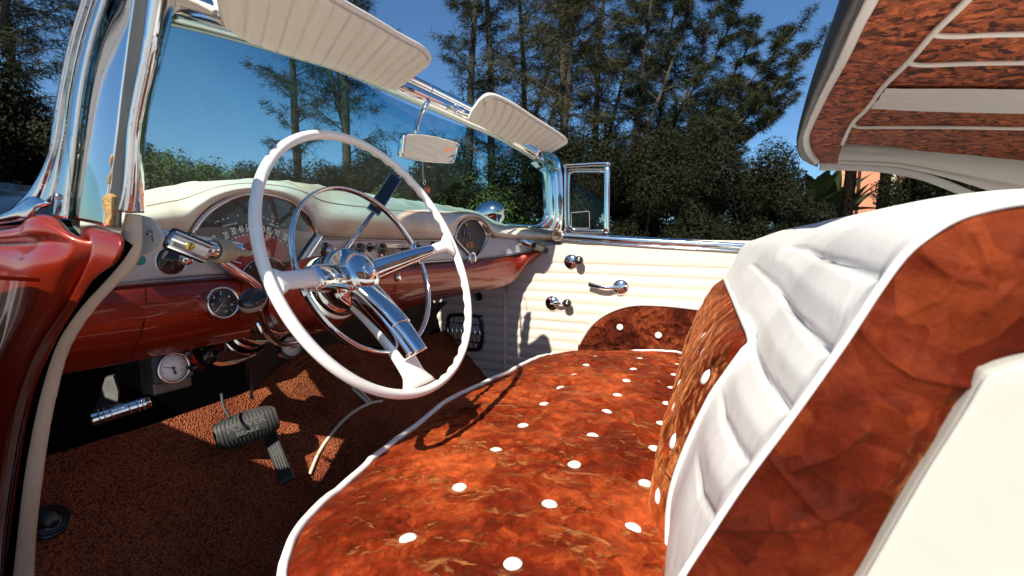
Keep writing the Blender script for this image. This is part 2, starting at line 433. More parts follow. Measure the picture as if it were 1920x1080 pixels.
# horn ring
RO = -.036
pts = [W(a, .141, RO) for a in range(0, 360, 3)]
rows = []
for i, p in enumerate(pts):
    rad = (p-(WC+WN*RO)).normalized(); rows.append([p+rad*(math.cos(2*math.pi*k/14)*.0030)+WN*(math.sin(2*math.pi*k/14)*.0062) for k in range(14)])
rows.append(rows[0]); B().grid(rows, True).build('horn_ring', 'chrome', wheel)
for a in (AL, AR_+2):
    B().tube([W(a-8, .141, RO), W(a, .137, RO-.004), W(a+8, .141, RO)], .006, 10).build('ring_clamp', 'chrome', wheel)
# hub
hub = B().lathe(HUB-WN*.034, WN, [(0, .074), (.014, .073), (.026, .0695), (.034, .064), (.038, .056), (.040, .047), (.048, .043), (.053, .034), (.054, .020), (.050, .008), (.044, 0), (0, 0)], 56).build('horn_cap', 'chrome', wheel)
# little emblem ring on the cap
B().lathe(HUB+WN*.0405, WN, [(.011, 0), (.012, .0015), (.0105, .002)], 32).build('cap_ring', 'chrome', wheel)
# ---------------- steering column
def ax(k): return WC-WN*k
col = B().lathe(ax(.155), -WN, [(.058, -.03), (.062, -.02), (.066, 0), (.064, .03), (.056, .06), (.045, .08), (.034, .10), (.031, .16), (.031, .40)], 48).build('steering_column', 'colpaint', car)
B().lathe(ax(.118), -WN, [(.047, 0), (.053, .002), (.0575, .01), (.0605, .02), (.058, .02)], 48).build('column_ring', 'plastic', col)
B().lathe(ax(.098), -WN, [(.030, -.002), (.040, 0), (.047, .004), (.052, .010), (.0545, .019), (.050, .022)], 48).build('column_cup', 'chrome', col)
B().lathe(ax(.285), -WN, [(.035, 0), (.040, .003), (.041, .02), (.040, .05), (.036, .06)], 40).build('shift_collar', 'chrome', col)
for k in (.275, .365): B().lathe(ax(k), -WN, [(.034, 0), (.0385, .002), (.0385, .008), (.034, .010)], 40).build('column_band', 'chrome', col)
# mast jacket clamp and copper tinted cover under the dash
B().lathe(ax(.375), -WN, [(.046, 0), (.05, .004), (.05, .10), (.046, .105)], 40).build('mast_cover', 'chrome', col)
# gear lever
kp = P(474, 562, y=.10)
lv = [P(485, 575, y=.11), P(493, 600, y=.135), P(502, 625, y=.17), P(520, 642, y=.20), P(540, 645, y=.22), P(560, 640, y=.235)]
lever = B().tube(even(lv, 24), lambda u: .0035+.0028*math.sin(u*3.1), 12).build('gear_lever', 'chrome', car)
nrm = (K-kp).normalized(); kn = (nrm+V((0, 0, .9))+V((-.1, 0, 0))).normalized()
kx = (P(500, 556, y=.10)-kp).normalized()
rowsk = []
def knob(c, nrm_, xdir, rx, ry, prof):
    xdir = (xdir-nrm_*xdir.dot(nrm_)).normalized(); yd = nrm_.cross(xdir); rows_ = []
    for s_, h in prof: rows_.append([c+nrm_*h+xdir*(math.cos(2*math.pi*k/40)*rx*s_)+yd*(math.sin(2*math.pi*k/40)*ry*s_) for k in range(40)])
    return B().grid(rows_, True)
kn = (nrm*.9+V((0, 0, .55))).normalized()
knob(kp-kn*.006, kn, kx, .0195, .0145, [(.3, -.012), (.75, -.010), (.95, -.004), (1, .002), (1, .007), (.96, .009)]).build('lever_knob', simple('smoke_grey_knob', (.30, .29, .27), .3, coat=.6), lever)
knob(kp+kn*.003, kn, kx, .0195, .0145, [(.97, 0), (.93, .004), (.7, .0065), (.35, .008), (0, .0085)]).build('knob_cap', 'black', lever)
# turn lever with black blade
tb = [P(628, 497, y=.12), P(655, 458, y=.13), P(700, 398, y=.14)]
tl = B().tube(tb, .0042, 12).build('signal_lever', 'chrome', car)
q1, q2 = P(699, 398, y=.14), P(742, 332, y=.15); dr = (q2-q1).normalized(); sd = dr.cross((K-q1).normalized()).normalized(); nn = dr.cross(sd)
B().box((q1+q2)/2, dr*(q2-q1).length*.5, sd*.0125, nn*.0025).build('lever_blade', 'black', tl, bevel=.002)
B().box((q1+q2)/2-nn*.0005, dr*((q2-q1).length*.5+.001), sd*.0138, nn*.0018).build('blade_rim', 'darkchrome', tl, bevel=.0015)

# ---------------- dashboard : painted lower panel
top = [(60, 560), (150, 545), (240, 534), (340, 526), (444, 518), (560, 511), (700, 501), (842, 491), (952, 482), (1000, 470), (1052, 452)]
bot = [(40, 712), (90, 706), (222, 682), (300, 667), (426, 640), (575, 609), (747, 582), (821, 562), (949, 534), (985, 500), (1045, 462)]
def DY(y0): return lambda x: y0-.175*max(0, min(1, (x-.50)/.25))**1.5
def rowp(pp, y): return [P(px, py, y=DY(y)) for px, py in pp]
def mixp(a, b_, f): return [(p[0]*(1-f)+q[0]*f, p[1]*(1-f)+q[1]*f) for p, q in zip(a, b_)]
rows = [rowp(top, .275), rowp(mixp(top, bot, .02), .262), rowp(mixp(top, bot, .10), .254), rowp(mixp(top, bot, .30), .248), rowp(mixp(top, bot, .55), .250), rowp(mixp(top, bot, .80), .262), rowp(mixp(top, bot, .95), .282), rowp(bot, .30), [p+V((0, .05, .004)) for p in rowp(bot, .30)]]
dash = B().grid(patch(rows, 90, 40)).build('dashboard', 'paint', car, solid=.002, offset=1)
# seams of the dash panel and glove box
def seam(pp, y, name='panel_seam', r=.0006): return B().tube(even([P(px, py, y=y) for px, py in pp], 20), r, 6).build(name, 'void', dash)
seam([(272, 533), (274, 560), (272, 590), (265, 625), (245, 668)], .2485)
seam([(453, 522), (452, 560), (446, 600)], .2485)
seam([(740, 502), (742, 520), (738, 578)], .2485); seam([(640, 590), (737, 560), (800, 552), (880, 535), (930, 512)], .2490)
lk = P(747, 521, y=.246); B().lathe(lk, (0, -1, 0), [(.009, -.004), (.009, .002), (.007, .004), (.003, .004), (0, .0045)], 24).build('glove_box_lock', 'chrome', dash)
# silver strip
st = [(150, 450), (250, 440), (306, 437), (356, 438), (450, 440), (594, 444), (700, 448), (800, 449), (850, 448), (920, 444), (990, 449), (1046, 455)]
sb = [(150, 545), (225, 536), (300, 529), (360, 524), (444, 517), (560, 510), (700, 500), (800, 493), (842, 490), (925, 484), (985, 473), (1046, 458)]
strip = B().grid(patch([rowp(st, .262), rowp(mixp(st, sb, .5), .261), rowp(sb, .262)], 60, 8)).build('instrument_strip', 'silver', dash, solid=.002, offset=-1)
B().tube(even(rowp([(p[0], p[1]-2) for p in sb], .2585), 60), .0022, 8).build('strip_moulding', 'darkchrome', dash)
B().tube(even(rowp([(594, 446), (700, 450), (800, 451), (850, 450)], .2585), 40), .0015, 8).build('strip_moulding', 'darkchrome', dash)
# ---------------- dash pad
r0 = [(150, 440), (240, 440), (300, 437), (330, 437), (354, 436), (370, 412), (398, 385), (438, 367), (475, 361), (512, 365), (547, 377), (578, 403), (596, 440), (640, 446), (700, 448), (760, 449), (820, 449), (850, 447), (860, 420), (878, 409), (898, 411), (913, 424), (922, 441), (950, 446), (990, 449), (1048, 452)]
r4 = [(150, 395), (230, 378), (262, 366), (300, 356), (335, 348), (372, 343), (405, 339), (438, 337), (470, 337), (505, 339), (540, 341), (575, 345), (610, 350), (650, 358), (700, 365), (750, 373), (800, 380), (835, 386), (860, 390), (880, 394), (897, 399), (913, 407), (932, 416), (955, 422), (990, 426), (1049, 431)]
def padrow(f, y, dz=0): return [P(px, py, y=DY(y))+V((0, 0, dz)) for px, py in mixp(r0, r4, f)]
rows = [padrow(0, .268), padrow(.03, .256), padrow(.12, .243), padrow(.30, .232), padrow(.5, .236), padrow(.68, .252), padrow(.76, .262), padrow(.90, .30), padrow(1, .345), [p+V((0, .10, -.004)) for p in padrow(1, .345)], [p+V((0, .20, -.02)) for p in padrow(1, .345)], [p+V((0, .24, -.05)) for p in padrow(1, .345)]]
for i in (9, 10, 11): rows[i] = [V((p.x, p.y-(.42 if p.x < 0 else .20)*sm(.35, .78, abs(p.x))*(i-8)/3, p.z)) for p in rows[i]]
def pdisp(u, v, p):
    d = 0
    if v > .56:
        k = (p.x+.75)/.082 + (p.y-.26)*-1.1
        d += -.0032*(1-abs(math.sin(math.pi*k)))**3.2*sm(.56, .66, v)
    d += .0010*noise.noise(p*9)
    return d
pad = B().grid(patch(rows, 260, 90, pdisp)).build('dash_pad', 'cream', dash)
B().tube(even(padrow(.70, .2545)[2:], 120), .0011, 6).build('pad_seam', 'brownthread', pad)
e0 = P(1050, 442, y=DY(.225)); B().lathe(e0, (1, -.15, 0), [(0, .012), (.016, .010), (.021, .004), (.021, -.03)], 24).build('pad_end_cap', 'windlace' if 'windlace' in MAT else 'wind', pad)
# ---------------- speedometer
YG = .2555
lf, rf = (358, 437), (592, 442)
arc = [(358, 437), (372, 414), (400, 388), (438, 369), (475, 363), (511, 367), (546, 380), (576, 405), (592, 442)]
low = [(358, 437), (392, 478), (430, 507), (462, 528), (500, 548), (530, 530), (550, 508), (572, 474), (592, 442)]
arcw = even([P(px, py, y=YG) for px, py in arc], 40); loww = even([P(px, py, y=YG) for px, py in low], 40)
speedo = B().grid([[a.lerp(c, k/6) for a, c in zip(arcw, loww)] for k in range(7)]).build('speedometer', 'gaugeface', car)
off = V((0, -.004, 0))
B().tube([p+off for p in arcw], .0035, 10).build('bezel', 'chrome', speedo)
B().tube([p+V((0, -.008, 0)) for p in even([P(px, py, y=YG) for px, py in [(380, 455), (392, 478), (430, 507), (462, 527), (478, 545), (482, 575)]], 30)], .0085, 12).build('bezel', 'chrome', speedo)
B().tube([p+V((0, -.008, 0)) for p in even([P(px, py, y=YG) for px, py in [(595, 440), (572, 474), (553, 505), (547, 530)]], 20)], .0075, 12).build('bezel', 'chrome', speedo)
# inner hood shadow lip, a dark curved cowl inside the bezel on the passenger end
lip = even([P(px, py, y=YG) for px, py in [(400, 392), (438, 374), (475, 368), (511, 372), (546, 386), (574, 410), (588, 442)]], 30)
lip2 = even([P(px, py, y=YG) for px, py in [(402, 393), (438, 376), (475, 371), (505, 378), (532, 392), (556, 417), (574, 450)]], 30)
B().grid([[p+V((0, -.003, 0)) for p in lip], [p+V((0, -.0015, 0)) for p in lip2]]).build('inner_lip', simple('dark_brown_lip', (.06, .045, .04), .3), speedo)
rt = [(425, 456), (440, 447), (460, 440), (480, 438), (505, 442), (525, 452), (541, 470)]
rb = [(432, 490), (441, 499), (450, 506), (470, 492), (495, 482), (513, 484), (530, 493)]
B().grid(patch([rowp(rt, YG-.001), rowp(rb, YG-.001)], 30, 4)).build('red_field', 'gaugered', speedo)
shift = [(455, 508), (468, 494), (486, 485), (505, 483), (520, 488), (533, 499)]; shb = [(466, 524), (478, 512), (490, 506), (503, 505), (512, 508), (522, 515)]
B().grid(patch([rowp(shift, YG-.0015), rowp(shb, YG-.0015)], 24, 4)).build('gear_window', 'gaugeface', speedo)
B().tube(even(rowp(shift, YG-.003), 24), .0012, 6).build('gear_window_rim', 'chrome', speedo)
def ptxt(s, px, py, hpx, y, deg, sx=.62, mat='ink', parent=None, name='lettering', bold=.0, acc=None):
    p = P(px, py, y=y); bb_ = text(s, p, hpx*depth(p)/FPX, mat, parent, ang=R(deg), sx=sx, bold=bold)
    if acc is not None: acc.add(bb_.v, bb_.f); return
    return bb_.build(name, mat, parent, smooth=False)
acc = B()
for s, px, py, a in [('10', 402, 449, 36), ('20', 424, 442, 22), ('30', 438, 434, 17), ('40', 452, 430, 11), ('50', 465, 428, 5), ('60', 479, 428, 0), ('70', 492, 430, -5), ('80', 504, 433, -9), ('90', 519, 438, -14), ('100', 534, 445, -20)]:
    ptxt(s, px, py, 14, YG-.002, a, .52 if s != '100' else .42, parent=speedo, bold=.018, acc=acc)
acc.build('speed_numerals', 'ink', speedo, smooth=False)
acc = B(); ptxt('TEMPERATURE', 431, 421.5, 4.2, YG-.002, 15, .82, acc=acc, bold=.01); ptxt('GASOLINE', 514, 423, 4.2, YG-.002, -14, .82, acc=acc, bold=.01)
for s, px, py in [('C', 404, 418), ('H', 446, 404), ('E', 495, 407), ('F', 533, 422)]: ptxt(s, px, py, 5, YG-.002, 0, .8, acc=acc)
for s, px, py, h in [('P', 470, 501, 5.5), ('R', 480, 495, 5), ('N', 491, 493, 5), ('D', 503, 494, 5), ('L', 517, 498, 5)]: ptxt(s, px, py, h, YG-.003, (490-px)*.6, .9, acc=acc)
acc.build('dial_lettering', 'ink', speedo, smooth=False); acc = B()
for px, py in [(408, 415), (418, 411), (427, 409), (503, 412), (511, 415), (520, 419), (500, 410)]: disc(acc, P(px, py, y=YG-.001), (0, -1, 0), .0012)
for i, (px, py) in enumerate(even([V((p[0], p[1], 0)) for p in [(428, 451), (442, 445), (455, 441), (470, 439), (485, 439), (505, 443), (519, 448), (531, 455), (538, 460)]], 17) and [(p.x, p.y) for p in even([V((p[0], p[1], 0)) for p in [(428, 451), (442, 445), (455, 441), (470, 439), (485, 439), (505, 443), (519, 448), (531, 455), (538, 460)]], 17)]):
    disc(acc, P(px, py, y=YG-.001), (0, -1, 0), .0015 if i % 2 == 0 else .0009)
acc.build('dial_dots', 'ink', speedo, smooth=False)
B().box(P(464, 474, y=YG-.002), V((.012, 0, 0)), V((0, .0005, 0)), V((0, 0, .003))).build('odometer', 'gaugewhite', speedo, smooth=False)
ptxt('18660', 464, 474, 5, YG-.0032, 0, .9, mat='inkdark', parent=speedo, name='odometer_digits')
B().tube(rowp([(430, 487), (452, 494)], YG-.004), .0008, 6).build('needle', 'ink', speedo)
B().lathe(P(520, 475, y=YG-.001), (0, -1, 0), [(.005, 0), (.0062, .001), (.005, .002)], 20).build('indicator_ring', 'gold', speedo)
# lens over the dial
B().grid([[p+V((0, -.0045, 0)) for p in arcw], [p+V((0, -.0045, 0)) for p in loww]]).build('dial_lens', 'lens', speedo)
# ---------------- knobs and radio on the strip
YS = .2605
def rknob(px, py, r, mat1, mat2, name, dpt=.02, parent=car, ring=True, y=YS):
    p = P(px, py, y=y); o = B().lathe(p, (0, -1, 0), [(0, .002), (r*.9, .002), (r, 0), (r, -.004)], 36).build(name, mat1, parent)
    if ring: B().lathe(p, (0, -1, 0), [(r, -.002), (r*1.06, .0005), (r*1.12, -.002)], 36).build('trim_ring', 'chrome', o)
    return p, o
p, o = rknob(322, 489, .0205, 'black', 'chrome', 'wiper_switch'); B().lathe(p+V((.008, 0, .003)), (.15, -1, 0), [(.006, 0), (.009, .012), (.0095, .02), (.007, .022), (0, .022)], 28).build('knob', 'chrome', o)
acc = B(); ptxt('WIPER', 309, 478, 5.5, YS-.003, 55, .8, acc=acc); acc.build('lettering', 'ink', o, smooth=False)
p, o = rknob(613, 470, .0175, 'black', 'chrome', 'ignition_switch'); B().lathe(p, (0, -1, 0), [(.009, .002), (.010, .006), (.008, .011), (.004, .012), (0, .012)], 28).build('key_cylinder', 'chrome', o)
B().box(p+V((0, -.016, 0)), V((.002, 0, 0)), V((0, .006, 0)), V((0, 0, .007))).build('key_wing', 'chrome', o, bevel=.001)
acc = B(); ptxt('LOCK', 604, 463, 5, YS-.003, 40, .7, acc=acc); ptxt('OFF', 617, 458, 5, YS-.003, -8, .7, acc=acc); acc.build('lettering', 'ink', o, smooth=False)
p, o = rknob(263, 488, .007, 'green', 'chrome', 'signal_jewel', ring=True)
def dknob(px, py, lab, lx, ly, name):
    p, o = rknob(lx, ly, .011, 'black', 'chrome', name, ring=False)
    if lab: ptxt(lab, lx, ly-4, 4, YS-.003, 0, .7, parent=o)
    q = P(px, py, y=.215); dirk = V((0, -1, 0)).lerp((K-q).normalized(), .35).normalized()
    B().tube([p, q], .004, 10).build('shaft', 'darkchrome', o)
    B().lathe(q, dirk, [(.004, -.014), (.010, -.012), (.0125, 0), (.013, .006), (.012, .008)], 28).build('knob', 'chrome', o)
    B().lathe(q+dirk*.0082, dirk, [(0, -.003), (.006, -.0025), (.0117, 0), (.012, -.001)], 28).build('knob_face', 'black', o)
    return o
dknob(672, 466, 'START', 656, 461, 'starter_knob'); dknob(714, 466, 'VOLUME', 694, 464, 'radio_volume_knob')
dknob(803, 467, 'TUNE', 785, 462, 'radio_tuning_knob'); dknob(838, 466, '', 812, 458, 'lighter_knob')
def frame2(pp, y, r, mat, name, parent, closed=True):
    w_ = [P(px, py, y=y) for px, py in pp]; n_ = len(w_); pts = []
    for i in range(n_):
        a, c = w_[i], w_[(i+1) % n_]; pts += [a.lerp(c, .03), a.lerp(c, .5), a.lerp(c, .97)]
    return B().tube(pts, r, 8, closed=True).build(name, mat, parent)
quad = [(710, 457), (769, 459), (773, 483), (716, 489)]
radio = B().add([P(px, py, y=YS-.002) for px, py in quad], [(0, 1, 2, 3)]).build('radio', 'darkchrome', car, smooth=False, solid=.004)
frame2(quad, YS-.004, .0022, 'chrome', 'radio_frame', radio)
dq = [(721, 464), (767, 463), (769, 478), (723, 481)]
B().add([P(px, py, y=YS-.0045) for px, py in dq], [(0, 1, 2, 3)]).build('dial_window', simple('radio_dial', (.05, .03, .025), .2), radio, smooth=False)
frame2(dq, YS-.005, .0011, 'chrome', 'dial_frame', radio)
acc = B(); ptxt('1 0 0 8 6', 745, 470, 5, YS-.0055, 0, .9, acc=acc); acc.build('lettering', 'ink', radio, smooth=False)
# ---------------- passenger side dial with emblem and clock
fa = [(851, 447), (856, 432), (866, 417), (880, 410), (896, 413), (909, 424), (918, 442)]; fl = [(851, 447), (864, 462), (876, 474), (887, 486), (898, 474), (908, 460), (918, 442)]
faw = even([P(px, py, y=YG) for px, py in fa], 30); flw = even([P(px, py, y=YG) for px, py in fl], 30)
spk_ = B().grid([[a.lerp(c, k/5) for a, c in zip(faw, flw)] for k in range(6)]).build('speaker_fascia', 'gaugeface', car)
B().tube([p+off for p in faw], .0032, 10).build('bezel', 'chrome', spk_)
B().tube([p+off for p in flw], .0032, 10).build('bezel', 'chrome', spk_)
inn = even([P(px, py, y=YG) for px, py in [(896, 416), (903, 424), (908, 434), (910, 446), (900, 470)]], 16); out_ = even([P(px, py, y=YG) for px, py in [(897, 414), (908, 424), (916, 440), (913, 450), (903, 470)]], 16)
B().grid([[p+V((0, -.001, 0)) for p in inn], [p+V((0, -.005, 0)) for p in out_]]).build('inner_lip', 'darkchrome', spk_)
ptxt('AZTEC', 881, 459, 8.5, YG-.004, 0, .80, mat='copper', parent=spk_, name='aztec_letters', bold=.035)
B().box(P(881, 464, y=YG-.003), V((.022, 0, 0)), V((0, .001, 0)), V((0, 0, .0008))).build('letter_bar', 'copper', spk_)
em = B(); em.box(P(875, 434, y=YG-.003), V((.0042, 0, 0)), V((0, .002, 0)), V((0, 0, .016))); em.build('emblem_shield', 'purple', spk_, bevel=.001)
em = B(); em.box(P(874.5, 421.5, y=YG-.004), V((.0068, 0, 0)), V((0, .002, 0)), V((0, 0, .0025)))
for k in (-1, 0, 1): em.lathe(P(874.5+k*3.2, 419, y=YG-.004), (0, -1, 0), [(0, .002), (.0018, .001), (.002, -.001)], 12)
em.box(P(870.6, 435, y=YG-.004), V((.0007, 0, 0)), V((0, .002, 0)), V((0, 0, .016)))
for k in range(4): em.box(P(880.5, 436+k*3.4, y=YG-.004), V((.003, 0, 0)), V((0, .0015, 0)), V((0, 0, .0009)))
em.build('emblem_crown', 'gold', spk_)
ck = P(887, 484, y=.245); cnv = V((0, -1, .05)).normalized()
clock = B().lathe(ck, cnv, [(.0, -.002), (.015, -.002), (.0195, .002), (.0215, .0), (.022, -.02)], 36).build('clock', 'chrome', car)
disc(B(), ck+cnv*.0, cnv, .0150, .0004).build('clock_face', simple('clock_silver', (.32, .31, .30), .4, .3), clock)
acc = B()
for k in range(12):
    a = R(30*k); acc.box(ck+cnv*.0012+XR*math.sin(a)*.0125+ZU*math.cos(a)*.0125, XR*.0006, cnv*.0002, ZU*.0014)
acc.build('hour_marks', 'ink', clock, smooth=False)
acc = B(); acc.tube([ck+cnv*.002, ck+cnv*.002+ZU*.010], .0005, 6); acc.tube([ck+cnv*.002, ck+cnv*.002+XR*.004-ZU*.006], .0006, 6); acc.build('clock_hands', 'ink', clock)
# ---------------- auxiliary gauges
def gauge(px, py, y, r, name, face, nrm_=(0, -1, 0), label=None, cup='chrome'):
    p = P(px, py, y=y); nn_ = V(nrm_).normalized()
    o = B().lathe(p, nn_, [(r*.86, .004), (r*.90, .009), (r*.98, .009), (r*1.03, .004), (r*1.03, -.02)], 44).build(name, cup, car)
    disc(B(), p+nn_*.002, nn_, r*.88, .0005).build('gauge_face', face, o)
    B().lathe(p+nn_*.0072, nn_, [(0, 0), (r*.87, 0)], 32).build('lens', 'lens', o)
    rx_ = nn_.cross(ZU)*-1; rx_.normalize()
    if rx_.x < 0: rx_ = -rx_
    return p+nn_*.003, o, rx_, rx_.cross(nn_)*(1 if rx_.cross(nn_).z > 0 else -1), nn_
p, o, gx, gy, gn = gauge(415, 568, .2425, .0255, 'oil_pressure_gauge', 'gaugeface', (-.12, -1, .15))
acc = B(); r_ = .0255
for i in range(19):
    a = R(225-15*i); c_, s_ = math.cos(a), math.sin(a); L_ = .0016 if i % 3 else .003
    acc.tube([p+(gx*c_+gy*s_)*r_*.80, p+(gx*c_+gy*s_)*(r_*.80-L_)], .00035, 5)
for s, a in (('0', 232), ('20', 185), ('40', 142), ('60', 92), ('80', 38), ('100', -18), ('120', -75)):
    bb_ = text(s, p+(gx*math.cos(R(a))+gy*math.sin(R(a)))*r_*.58, .0030, 'ink', o, gx, gy, 0, .8, bold=.02); acc.add(bb_.v, bb_.f)
for s, dy in (('OIL', .005), ('PRESSURE', -.0048)):
    bb_ = text(s, p+gy*dy+gx*(-.003 if dy > 0 else .002), .0018, 'ink', o, gx, gy, 0, .8); acc.add(bb_.v, bb_.f)
acc.build('gauge_lettering', 'ink', o, smooth=False)
B().tube([p+gn*.001+(gx*.003+gy*.003), p+gn*.001+(gx*math.cos(R(228))+gy*math.sin(R(228)))*.018], [.0005, .0004], 6).build('needle', 'ink', o)
# white faced gauge under the dash
p, o, gx, gy, gn = gauge(545, 650, .27, .0215, 'water_temperature_gauge', 'gaugewhite', (-.35, -1, .25), cup='black')
B().tube([p+gn*.001, p+gn*.001-gx*.012+gy*.004], [.0012, .0006], 6).build('needle', 'inkred', o)
B().box(p+gn*.001+gx*.004-gy*.002, gx*.006, gy*.0022, gn*.0003).build('gauge_logo', 'inkred', o)
acc = B()
for i in range(13):
    a = R(225-22.5*i); acc.tube([p+(gx*math.cos(a)+gy*math.sin(a))*.0165, p+(gx*math.cos(a)+gy*math.sin(a))*.0185], .0004, 5)
acc.build('dial_marks', 'inkdark', o)
# chrome knob under the dash
p = P(388, 667, y=.30); o = B().lathe(p, (.1, -1, 0), [(.006, -.02), (.010, 0), (.0125, .008), (.012, .012)], 28).build('vent_pull_knob', 'chrome', car)
B().lathe(p+V((-.003, -.0125, 0)), (.1, -1, 0), [(0, .0), (.0095, 0), (.0105, -.004)], 24).build('knob_face', 'black', o)
# under dash control box with thermometer
bp = [P(275, 669, y=.30), P(357, 653, y=.30), P(370, 701, y=.296), P(300, 723, y=.296)]
fx = (bp[1]-bp[0]).normalized(); fz = (bp[0]-bp[3]); fz = (fz-fx*fz.dot(fx)).normalized(); fn = fx.cross(fz); fn = fn if fn.y < 0 else -fn
cbx = sum(bp, V())/4; hw, hh = ((bp[1]-bp[0]).length+(bp[2]-bp[3]).length)/4, ((bp[0]-bp[3]).length+(bp[1]-bp[2]).length)/4
box_ = B().box(cbx-fn*.02, fx*hw, fz*hh, fn*.02).build('air_control_box', 'wrinkle', car, bevel=.006)
B().box(cbx-fn*.024-fz*.016, fx*hw*.96, fz*hh*1.05, fn*.017).build('box_shell', simple('shell_metal', (.14, .13, .12), .5, .6, var=.4, vscale=50), box_, bevel=.004)
gp = P(324, 690, y=.296); gp = cbx+fx*(gp-cbx).dot(fx)+fz*(gp-cbx).dot(fz)
B().lathe(gp, fn, [(.0235, -.001), (.025, .004), (.0235, .008), (.0215, .006)], 40).build('thermometer_rim', 'chrome', box_)
disc(B(), gp+fn*.002, fn, .022, .0006).build('thermometer_face', 'gaugewhite', box_)
acc = B()
for i in range(25):
    a = R(200-10*i); r1 = .019; r2 = .0175 if i % 4 else .0165
    acc.tube([gp+fn*.003+(fx*math.cos(a)+fz*math.sin(a))*r1, gp+fn*.003+(fx*math.cos(a)+fz*math.sin(a))*r2], .0002, 4)
for i, s in enumerate(['0', '20', '40', '60', '80', '100', '120']):
    a = R(195-36*i); bb_ = text(s, gp+fn*.003+(fx*math.cos(a)+fz*math.sin(a))*.0138, .0019, 'inkdark', box_, fx, fz, 0, .8); acc.add(bb_.v, bb_.f)
acc.build('thermometer_marks', 'inkdark', box_, smooth=False)
acc = B(); acc.tube([gp+fn*.004, gp+fn*.004-fx*.014+fz*.004], [.0007, .0003], 6); acc.tube([gp+fn*.004, gp+fn*.004+fx*.002-fz*.010], [.001, .0022], 8); acc.lathe(gp+fn*.003, fn, [(.0025, 0), (.0015, .003), (0, .003)], 12); acc.build('thermometer_hand', 'grey', box_)
q = cbx+fx*hw*.72+fz*hh*.50; B().box(q, fx*.006, fz*.008, fn*.003).build('rocker_switch', 'black', box_, bevel=.0015)
q = cbx+fx*hw*.74-fz*hh*.30; B().lathe(q, fn, [(.007, 0), (.006, .008), (.003, .009), (.003, .016), (0, .016)], 20).build('dimmer_knob', 'black', box_)

# ---------------- firewall, floor, pedals
def fz_(x, y):
    z = .40 if y < .28 else .40+(y-.28)*.98 if y > .32 else .40+(y-.28)**2*12
    hump = .105*math.exp(-((x-.02)/.17)**4)*(1 if y < .3 else 1)+.02
    hump *= sm(-.3, .1, y)*.35+.65
    return z+hump*(1-.25*sm(.3, .6, y))-.02+.0035*noise.noise(V((x*6, y*6, 0)))
rows = []
for j in range(90):
    y = -.45+j*(.995/89); rows.append([V((x, y, fz_(x, y))) for x in [-.70+i*(1.44/130) for i in range(131)]])
floor = B().grid(rows).build('floor_carpet', 'carpet', car)
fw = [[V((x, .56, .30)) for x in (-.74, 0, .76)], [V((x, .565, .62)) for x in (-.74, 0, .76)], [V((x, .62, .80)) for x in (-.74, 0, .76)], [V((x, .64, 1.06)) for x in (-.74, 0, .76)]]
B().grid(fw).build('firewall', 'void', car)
# black pad over the tunnel with stitched lines
mat_rows = [[P(px, py, y=yy) for px, py in row] for row, yy in (([(470, 640), (560, 600), (650, 588), (760, 575), (840, 565)], .50), ([(460, 690), (560, 655), (650, 636), (760, 618), (820, 590)], .53), ([(470, 740), (545, 700), (620, 665), (700, 650), (770, 655), (822, 612)], .545))]
mt = B().grid(patch(mat_rows, 50, 20, lambda u, v, p: .006*noise.noise(p*8))).build('tunnel_pad', simple('black_pad_vinyl', (.022, .022, .022), .5, var=.3), car)
def dashes(pp, y, name, parent, mat='stitch', r=.0007, n=40):
    pts = even([P(px, py, y=y) for px, py in pp], n*2); a_ = B()
    for i in range(0, 2*n-1, 2): a_.tube([pts[i], pts[i+1]], r, 5)
    return a_.build(name, mat, parent)
dashes([(545, 688), (575, 668), (605, 660), (650, 650), (690, 660)], .505, 'stitching', mt); dashes([(550, 696), (580, 677), (612, 668), (655, 659), (690, 668)], .505, 'stitching', mt)
# wires and rods in the dark
B().tube([P(466, 695, y=.5), P(473, 748, y=.46)], .003, 8).build('linkage_rod', 'grey', car)
B().tube(even([P(415, 738, y=.45), P(420, 765, y=.43), P(432, 785, y=.41)], 10), .003, 8).build('linkage_rod', 'rubber', car)
# brake pedal
bpts = [P(412, 815, d=.98), P(440, 790, d=.99), P(480, 765, d=1.0), P(510, 775, d=1.02)]
cb = P(463, 801, d=1.0); bx_ = (P(512, 783, d=1.03)-P(416, 817, d=.98)).normalized(); bn_ = (K-cb).normalized(); by_ = bn_.cross(bx_).normalized()
if by_.z < 0: by_ = -by_
rows = []
for j in range(60):
    v = -1+2*j/59; row = []
    for i in range(220):
        u = -1+2*i/219
        w_ = .061*u; h_ = .034*v*(1-.10*abs(u)**3)
        # rounded corners
        lim = 1-.20*max(0, (abs(v)-.55)/.45)**2.2; w_ *= lim
        groove = .0022*sm(.2, .6, math.sin(u*math.pi*16))*(0 if (abs(u) < .60 and abs(v) < .52) else 1)
        e_ = .016*abs(v)**2.4+.004*abs(u)**6
        row.append(cb+bx_*w_+by_*h_+bn_*(.012-e_-groove))
    rows.append(row)
bkr = [[p-bn_*.016 for p in r] for r in rows]
brake = B().grid(rows).grid(bkr)
brake.grid([rows[0], bkr[0]]).grid([rows[-1], bkr[-1]]).grid([[r[0] for r in rows], [r[0] for r in bkr]]).grid([[r[-1] for r in rows], [r[-1] for r in bkr]])
brake = brake.build('brake_pedal', 'rubber', car)
bb_ = text('POWER', cb+by_*.005+bn_*.0125, .0125, 'rubber', brake, bx_, by_, 0, 1.25, bold=.03); bb_.build('lettering', simple('worn_rubber', (.08, .08, .075), .6), brake, smooth=False, solid=.0012)
bb_ = text('BRAKE', cb-by_*.009+bn_*.0125, .0085, 'rubber', brake, bx_, by_, 0, 1.25, bold=.03); bb_.build('lettering', simple('worn_rubber_two', (.08, .08, .075), .6), brake, smooth=False, solid=.0012)
